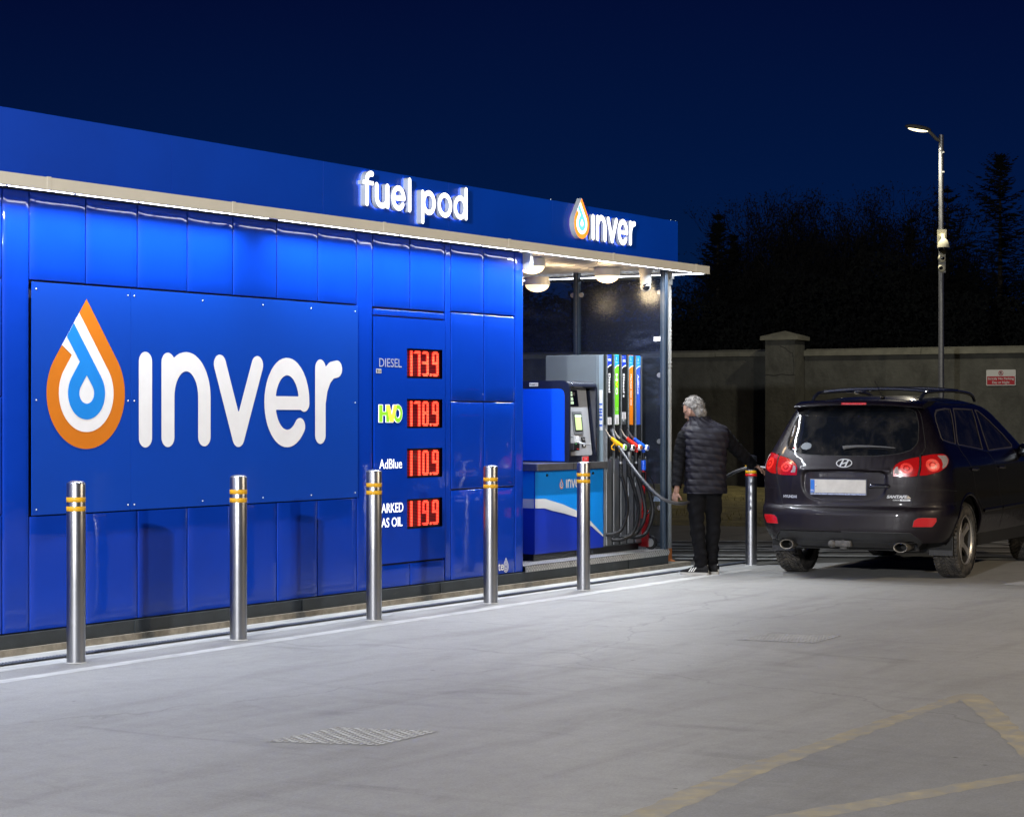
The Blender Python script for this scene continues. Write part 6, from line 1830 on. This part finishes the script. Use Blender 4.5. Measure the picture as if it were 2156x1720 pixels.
M_HAIR = mat('grey_hair', (.125, .115, .105), .85, var=.35, vscale=40, vsc=(1, 1, .3), bump=.004, bscale=90, bsc=(1, 1, .3))
M_GIL = mat('gilet_nylon', (.0065, .006, .0105), .58, spec=.22, var=.15, bump=.003, bscale=18)
M_SLV = mat('sweater', (.0025, .0025, .0035), .9, spec=.12, var=.2, bump=.002, bscale=60)
M_TRO = mat('trousers', (.0045, .0045, .0055), .9, spec=.12, var=.2, bump=.003, bscale=30)
HC = (-.092, .04, 1.612)                     # head centre (right, away, up)
fdir = (Vector(W_(-.80, .62, 0)) - Vector(W_(0, 0, 0))).normalized()      # where he looks: left and away
fdir = (fdir + Vector((0, 0, -.5))).normalized(); hup = (Vector((0, 0, 1)) + fdir * .35).normalized(); hs = fdir.cross(hup).normalized(); hup = hs.cross(fdir).normalized()
def Hd(f_, s_, u_):      # head frame: forward, sideways, up
    return tuple(Vector(W_(*HC)) + fdir * f_ + hs * s_ + hup * u_)
HM = Matrix((fdir, hs, hup)).transposed()
SHL, ELL, WRL = (-.185, .0, 1.435), (-.235, -.02, 1.135), (-.275, -.12, .845)
SHR, ELR, WRR = (.205, .03, 1.440), (.355, .10, 1.215), (.515, .22, 1.075)
HIPL, KNL, ANL = (-.075, .02, .90), (-.065, .03, .50), (-.02, .02, .085)
HIPR, KNR, ANR = (.095, .06, .90), (.105, .10, .50), (.085, .13, .095)
def hand(b, wr, d, nrm, side, curl=.9, k=1.0):
    """palm, four curled fingers of different length, thumb from the side of the palm"""
    wr = Vector(W_(*wr)); d = d.normalized(); nrm = nrm.normalized(); sd = d.cross(nrm).normalized() * side
    b.tube([tuple(wr - d * .03), tuple(wr + d * .03)], [.027, .030], 12, flat=.75)
    pc = wr + d * .065
    M = Matrix((sd, d, nrm)).transposed(); b.ell(tuple(pc), (.040, .050, .016), 14, 10, M)
    for i, (o_, L) in enumerate(((-.030, .062), (-.010, .072), (.011, .068), (.030, .054))):
        p = pc + d * .040 + sd * o_; q = p; dd = d; pts = [tuple(p - d * .02), tuple(p)]
        for j in range(3):
            dd = (dd + nrm * -math.tan(curl * .62)).normalized(); q = q + dd * L / 3 * 1.15; pts.append(tuple(q))
        b.tube(pts, [.0095, .0095, .009, .0085, .007], 8)
    p = pc - d * .02 + sd * -.036; t1 = (sd * -1 + d * .9 - nrm * .5).normalized(); t2 = (d - nrm * .9).normalized()
    b.tube([tuple(p), tuple(p + t1 * .03), tuple(p + t1 * .035 + t2 * .028), tuple(p + t1 * .03 + t2 * .045)], [.013, .011, .010, .008], 8)
def body(b):
    b.ell(Hd(.0, 0, .02), (.101, .084, .112), 20, 14, HM)
    b.ell(Hd(.035, 0, -.045), (.062, .058, .070), 18, 12, HM); b.ell(Hd(.062, 0, -.088), (.025, .028, .022), 12, 8, HM)
    b.tube([Hd(.085, 0, .02), Hd(.108, 0, -.012), Hd(.116, 0, -.028)], [.010, .013, .012], 8)      # nose
    b.ell(Hd(.098, 0, -.060), (.012, .024, .006), 10, 6, HM); b.ell(Hd(.094, 0, -.071), (.012, .020, .006), 10, 6, HM)   # lips
    for s in (-1, 1):
        b.ell(Hd(.0, s * .092, -.012), (.020, .010, .032), 12, 8, HM)       # ears
        b.ell(Hd(.088, s * .030, .035), (.012, .022, .007), 10, 6, HM)         # brow
    b.tube([W_(-.065, .02, 1.60), W_(-.01, .01, 1.50), W_(.01, .0, 1.42)], [.055, .058, .062], 14)
    b.tube([W_(.01, .0, 1.40), W_(.01, .0, 1.30), W_(.015, .0, 1.10), W_(.015, .03, .92)], [.09, .12, .12, .13], 18, flat=.8)
    for a, c, d_ in ((SHL, ELL, WRL), (SHR, ELR, WRR)):
        b.tube([W_(.01, .0, 1.32), W_(a[0] * .80, a[1], a[2] - .085), W_(*c), W_(*d_)], [.05, .040, .034, .026], 12)
    for a, c, d_ in ((HIPL, KNL, ANL), (HIPR, KNR, ANR)): b.tube([W_(*a), W_(*c), W_(*d_)], [.085, .055, .036], 12)
    hand(b, WRL, Vector(W_(-.015, .03, -.09)) - Vector(W_(0, 0, 0)), Vector(W_(-.7, -.7, 0)) - Vector(W_(0, 0, 0)), 1, .9)
    hand(b, WRR, Vector(W_(.08, .045, -.035)) - Vector(W_(0, 0, 0)), Vector(W_(.1, -.3, .9)) - Vector(W_(0, 0, 0)), -1, .8)
blob('body', body, .0062, M_SKIN, man, 1)
def hairf(b):
    b.ell(Hd(-.014, 0, .030), (.110, .094, .116), 26, 18, HM); b.ell(Hd(-.055, 0, -.045), (.062, .074, .070), 20, 14, HM)
def hair_post(co, no):
    r = np.array(man.location); out = co.copy(); F = np.array(fdir); U_ = np.array(hup); S_2 = np.array(hs)
    c = np.array(Hd(-.012, 0, .030)) - r; d = co - c
    f_ = d @ F; u_ = d @ U_; s_ = d @ S_2
    # pull the shell inside the skull over the face and under the nape so that only scalp hair shows
    hide = np.clip(((f_ - .012) * 1.0 - (u_ - .020) * .95) / .020, 0, 1)
    hide = np.minimum(hide, 1.0) * (f_ > -.02)
    hide = np.maximum(hide, np.clip((-.135 - u_) / .02, 0, 1))
    rs_ = np.random.RandomState(4); wv = .003 * np.sin(s_ * 210 + f_ * 70 + 3 * np.sin(u_ * 60)) + .0035 * np.sin(u_ * 90 + s_ * 40) * np.sin(f_ * 75) + rs_.uniform(-.0008, .0008, len(s_))
    return c + d * (1 + wv / .1)[:, None] * (1 - .30 * hide)[:, None]
blob('hair', hairf, .006, M_HAIR, man, 1, hair_post)
b = B(); rn = random.Random(8)
for _ in range(500):
    th_ = rn.uniform(0, 2 * PI); ph_ = rn.uniform(-.7, 1.5)
    fv, sv, uv = math.cos(th_) * math.cos(ph_), math.sin(th_) * math.cos(ph_), math.sin(ph_)
    f0, s0_, u0 = -.014 + .108 * fv, .092 * sv, .030 + .114 * uv
    if f0 - .012 > (u0 - .020) * .95 - .02 or u0 < -.09: continue
    q0 = Vector(Hd(f0, s0_, u0)); nrm_ = (q0 - Vector(Hd(-.014, 0, .03))).normalized()
    dn_ = (Vector(Hd(-.4 + fv * .2, sv * .5, -1)) - Vector(Hd(0, 0, 0))).normalized(); dn_ = (dn_ - nrm_ * dn_.dot(nrm_)).normalized()
    L_ = rn.uniform(.02, .045); q1_ = q0 + dn_ * L_ * .5 + nrm_ * rn.uniform(.002, .008); q2_ = q0 + dn_ * L_ + nrm_ * rn.uniform(.0, .012)
    w_ = dn_.cross(nrm_) * .0022
    b.add([q0 - w_, q0 + w_, q1_ + w_, q2_, q1_ - w_], [(0, 1, 2, 3, 4)])
o = b.done('hair_strands', M_HAIR, man); o['kind'] = 'stuff'
# spectacles arm and frame
b = B(); b.tube([Hd(-.01, -.082, .012), Hd(.05, -.078, .014), Hd(.098, -.055, .012)], .0028, 6); b.tube([Hd(-.01, .082, .012), Hd(.05, .078, .014), Hd(.098, .055, .012), Hd(.11, 0, .012), Hd(.098, -.055, .012)], .0028, 6); b.done('spectacles', M_BLACK, man)
# quilted gilet: rings up the torso with a padded roll every 6 cm
rings = [(.80, .205, .130, .015, .02), (.86, .203, .132, .015, .015), (.95, .196, .130, .016, .01), (1.05, .192, .128, .018, .0), (1.15, .198, .132, .018, .0), (1.25, .210, .140, .017, .0), (1.33, .228, .145, .020, .005), (1.39, .232, .140, .020, .012), (1.43, .224, .128, .016, .02), (1.465, .192, .110, .006, .028), (1.495, .145, .098, -.014, .032), (1.525, .108, .090, -.034, .036), (1.565, .096, .084, -.050, .04)]
zz = np.arange(.80, 1.566, .0065); rg = np.array(rings); v = []; n = 72; f = []
for z in zz:
    a_ = _her(z, rg[:, 0], rg[:, 1]); b_ = _her(z, rg[:, 0], rg[:, 2]); cu = _her(z, rg[:, 0], rg[:, 3]); cw = _her(z, rg[:, 0], rg[:, 4])
    for k in range(n):
        an = 2 * PI * k / n; back = max(0, -math.sin(an))
        zs_ = z + .022 * math.cos(an) * (1 if z > 1.1 else .4) - .012 * back            # rolls tilt a little with the lean
        puff = .0095 * abs(math.sin((zs_ - .80) / .064 * PI)) ** .55 if z < 1.50 else .006
        puff += .0055 * math.sin(an * 7 + z * 23) * math.sin(z * 61 + an * 3) + .003 * math.sin(an * 17 + z * 40) + .004 * math.sin(an * 3 + z * 9)
        ex = 2.5; ca_, sa_ = math.cos(an), math.sin(an)
        rr = 1 / (abs(ca_) ** ex + abs(sa_) ** ex) ** (1 / ex)
        v.append(W_(cu + (a_ + puff) * rr * ca_, cw + (b_ + puff) * rr * sa_, z))
m_ = len(zz)
for i in range(m_ - 1):
    for k in range(n): f.append((i * n + k, i * n + (k + 1) % n, (i + 1) * n + (k + 1) % n, (i + 1) * n + k))
f.append(tuple(range(n))[::-1])
mk('gilet', v, f, M_GIL, man, smooth=True)
def sleeve(pts, rads, seed):
    sp = smooth_path([W_(*p) for p in pts], 14); n_ = len(sp); R_ = np.interp(np.linspace(0, 1, n_), np.linspace(0, 1, len(rads)), rads)
    b = B(); b.tube([tuple(p) for p in sp], list(R_), 22, cap=False)
    rn = random.Random(seed); ph = rn.uniform(0, 6)
    vv = np.array(b.v); k = 22
    for i in range(n_):
        c = vv[i * k:(i + 1) * k].mean(0)
        for j in range(k):
            w = .05 * math.sin(i * .85 + 2.2 * math.sin(j / k * 2 * PI + ph)) + .03 * math.sin(i * 1.9 + j * .6)
            vv[i * k + j] = c + (vv[i * k + j] - c) * (1 + w)
    b.v = [tuple(p) for p in vv]; return b
b = sleeve([(-.11, .0, 1.40), (-.180, .0, 1.355), (-.218, -.01, 1.25), (-.240, -.02, 1.12), (-.262, -.07, .97), (-.274, -.115, .865)], [.070, .078, .070, .062, .055, .046], 1); b.done('sleeve', M_SLV, man, smooth=True)
b = sleeve([(.13, .02, 1.40), (.205, .03, 1.36), (.285, .06, 1.28), (.362, .10, 1.205), (.445, .16, 1.13), (.512, .215, 1.082)], [.070, .078, .070, .064, .057, .046], 2); b.done('sleeve', M_SLV, man, smooth=True)
def trous(b):
    b.ell(W_(.012, .03, .89), (.175, .135, .12), 24, 14, Matrix((PR, PA, Vector((0, 0, 1)))).transposed())
    for a, c, d_, dx in ((HIPL, KNL, ANL, -1), (HIPR, KNR, ANR, 1)):
        k1 = tuple(np.array(a) * .5 + np.array(c) * .5); k2 = tuple(np.array(c) * .45 + np.array(d_) * .55)
        b.tube(smooth_path([W_(a[0], a[1], a[2]), W_(*k1), W_(*c), W_(*k2), W_(d_[0], d_[1], d_[2] - .015)], 6), list(np.interp(np.linspace(0, 1, 25), [0, .25, .5, .75, 1], [.106, .088, .074, .066, .066])), 20)
def tr_post(co, no):
    z = co[:, 2]; s = .006 * np.sin(z * 38 + co[:, 0] * 30) * np.sin(co[:, 1] * 25 + z * 11) + .006 * np.sin(z * 95 + co[:, 0] * 18) * np.clip((.30 - z) / .2, 0, 1) + .003 * np.sin(z * 70 + co[:, 1] * 40)
    return co + no * s[:, None]
blob('trousers', trous, .010, M_TRO, man, 3, tr_post)
# trainers with three pale stripes and white sole
def shoe(an, d_, tagn):
    A = Vector(W_(an[0], an[1], 0)); d = (Vector(W_(*d_)) - Vector(W_(0, 0, 0))); d.z = 0; d.normalize(); s = Vector((-d.y, d.x, 0))
    def sec(x, w, h0, h1, n=14): return [A + d * x + s * (w * math.cos(a)) + Vector((0, 0, h0 + (h1 - h0) * (.5 + .5 * math.sin(a)))) for a in [2 * PI * k / n for k in range(n)]]
    prof = [(-.085, .018, .03, .075), (-.078, .030, .022, .095), (-.04, .036, .02, .108), (.0, .038, .02, .112), (.05, .040, .02, .095), (.10, .045, .02, .072), (.145, .047, .02, .056), (.180, .040, .02, .046), (.200, .022, .022, .038)]
    b = B(); v = []; n = 14
    for p in prof: v += [tuple(q) for q in sec(*p)]
    b.add(v, [(i * n + k, i * n + (k + 1) % n, (i + 1) * n + (k + 1) % n, (i + 1) * n + k) for i in range(len(prof) - 1) for k in range(n)] + [tuple(range(n))[::-1], tuple((len(prof) - 1) * n + k for k in range(n))])
    o = b.done('shoe', M_SHOE, man, smooth=True, sharp=None)
    b = B(); out = [(-.09, .0), (-.08, .030), (-.04, .040), (.05, .042), (.12, .050), (.17, .046), (.205, .024), (.212, 0)]
    pts = [(x, w) for x, w in out] + [(x, -w) for x, w in out[::-1][1:-1]]
    v = [tuple(A + d * x + s * w + Vector((0, 0, z))) for z in (.001, .026) for x, w in pts]; k = len(pts)
    b.add(v, [tuple(range(k))[::-1], tuple(range(k, 2 * k))] + [(i, (i + 1) % k, k + (i + 1) % k, k + i) for i in range(k)]); b.done('sole', mat('sole_grey', (.34, .33, .31), .7), o)
    b = B()
    for sd in (1, -1):
        for x in (.030, .052, .074):
            for (x0, z0, w0), (x1, z1, w1) in (((x + .028, .032, .0475), (x, .075, .036)),):
                P0 = A + d * x0 + s * sd * (w0 * 1.02) + Vector((0, 0, z0)); P1 = A + d * x1 + s * sd * (w1 * 1.08) + Vector((0, 0, z1))
                b.add([P0 - d * .005, P0 + d * .005, P1 + d * .005, P1 - d * .005], [(0, 1, 2, 3)])
    b.done('stripes', M_OFFW, o)
    b = B(); P0 = A - d * .088
    b.add([tuple(P0 + s * .008 + Vector((0, 0, .03))), tuple(P0 - s * .008 + Vector((0, 0, .03))), tuple(P0 - s * .007 + d * .010 + Vector((0, 0, .10))), tuple(P0 + s * .007 + d * .010 + Vector((0, 0, .10)))], [(0, 1, 2, 3)]); b.done('heel_tab', M_OFFW, o)
M_SHOE = mat('shoe_canvas', (.010, .010, .011), .8, spec=.2, var=.3)
shoe((-.035, .0), (-.93, .36, 0), 'l'); shoe((.085, .12), (-.75, .66, 0), 'r')

# ------------------------------------------------------------------ hose in use, from the dispenser through his hands to the filler
pts = [(18.219, 10.187, 1.433), (18.142, 10.122, 1.377), (18.12, 10.062, 1.283), (18.08, 9.938, 1.144), (18.038, 9.815, 1.025), (18.013, 9.705, 0.923), (18.006, 9.602, 0.83), (18.016, 9.51, 0.762), (18.061, 9.438, 0.725), (18.143, 9.383, 0.709), (18.309, 9.381, 0.713), (18.645, 9.408, 0.747), (18.863, 9.343, 0.875), (18.904, 9.22, 0.971), (18.902, 9.109, 1.02), (18.921, 9.004, 1.05)]
uh = thing('fuel_hose', pts[0], 'long black fuel hose running from the dispenser past the man to the car', 'hose')
b = B(); b.tube([tuple(p) for p in smooth_path(pts, 10)], .0165, 14); b.done('hose_line', mat('grey_rubber', (.030, .031, .036), .42, var=.2), uh, smooth=True)
nzl = thing('fuel_nozzle', pts[-1], 'black fuel nozzle held in the right hand of the man at the car filler', 'nozzle')
e0 = Vector(pts[-1]); e1 = Vector(P((1598 - 1078) / 4400 * 20.9, 1.57 + (874 - 983) / 4400 * 20.9, 20.9)); e2 = car.matrix_basis @ Vector((.70, .95, 1.01))
e2 = Vector((18.416, 7.808, 0)) + Vector((.70 * math.cos(YAW) - .945 * math.sin(YAW), .70 * math.sin(YAW) + .945 * math.cos(YAW), 1.01))
b = B(); b.tube([tuple(e0 - (e1 - e0) * .2), tuple(e0), tuple(e0 + (e1 - e0) * .5), tuple(e1)], [.018, .022, .026, .024], 12); b.done('nozzle_body', M_BLACK, nzl, smooth=True)
b = B(); b.tube([tuple(e1), tuple(e1 + (e2 - e1) * .4 + Vector((0, 0, .012))), tuple(e2)], [.014, .011, .010], 10); b.done('nozzle_spout', M_STEELD, nzl, smooth=True)
for o in list(bpy.data.objects):
    if o.type == 'MESH' and not o.data.materials: o.data.materials.append(M_BLACK)
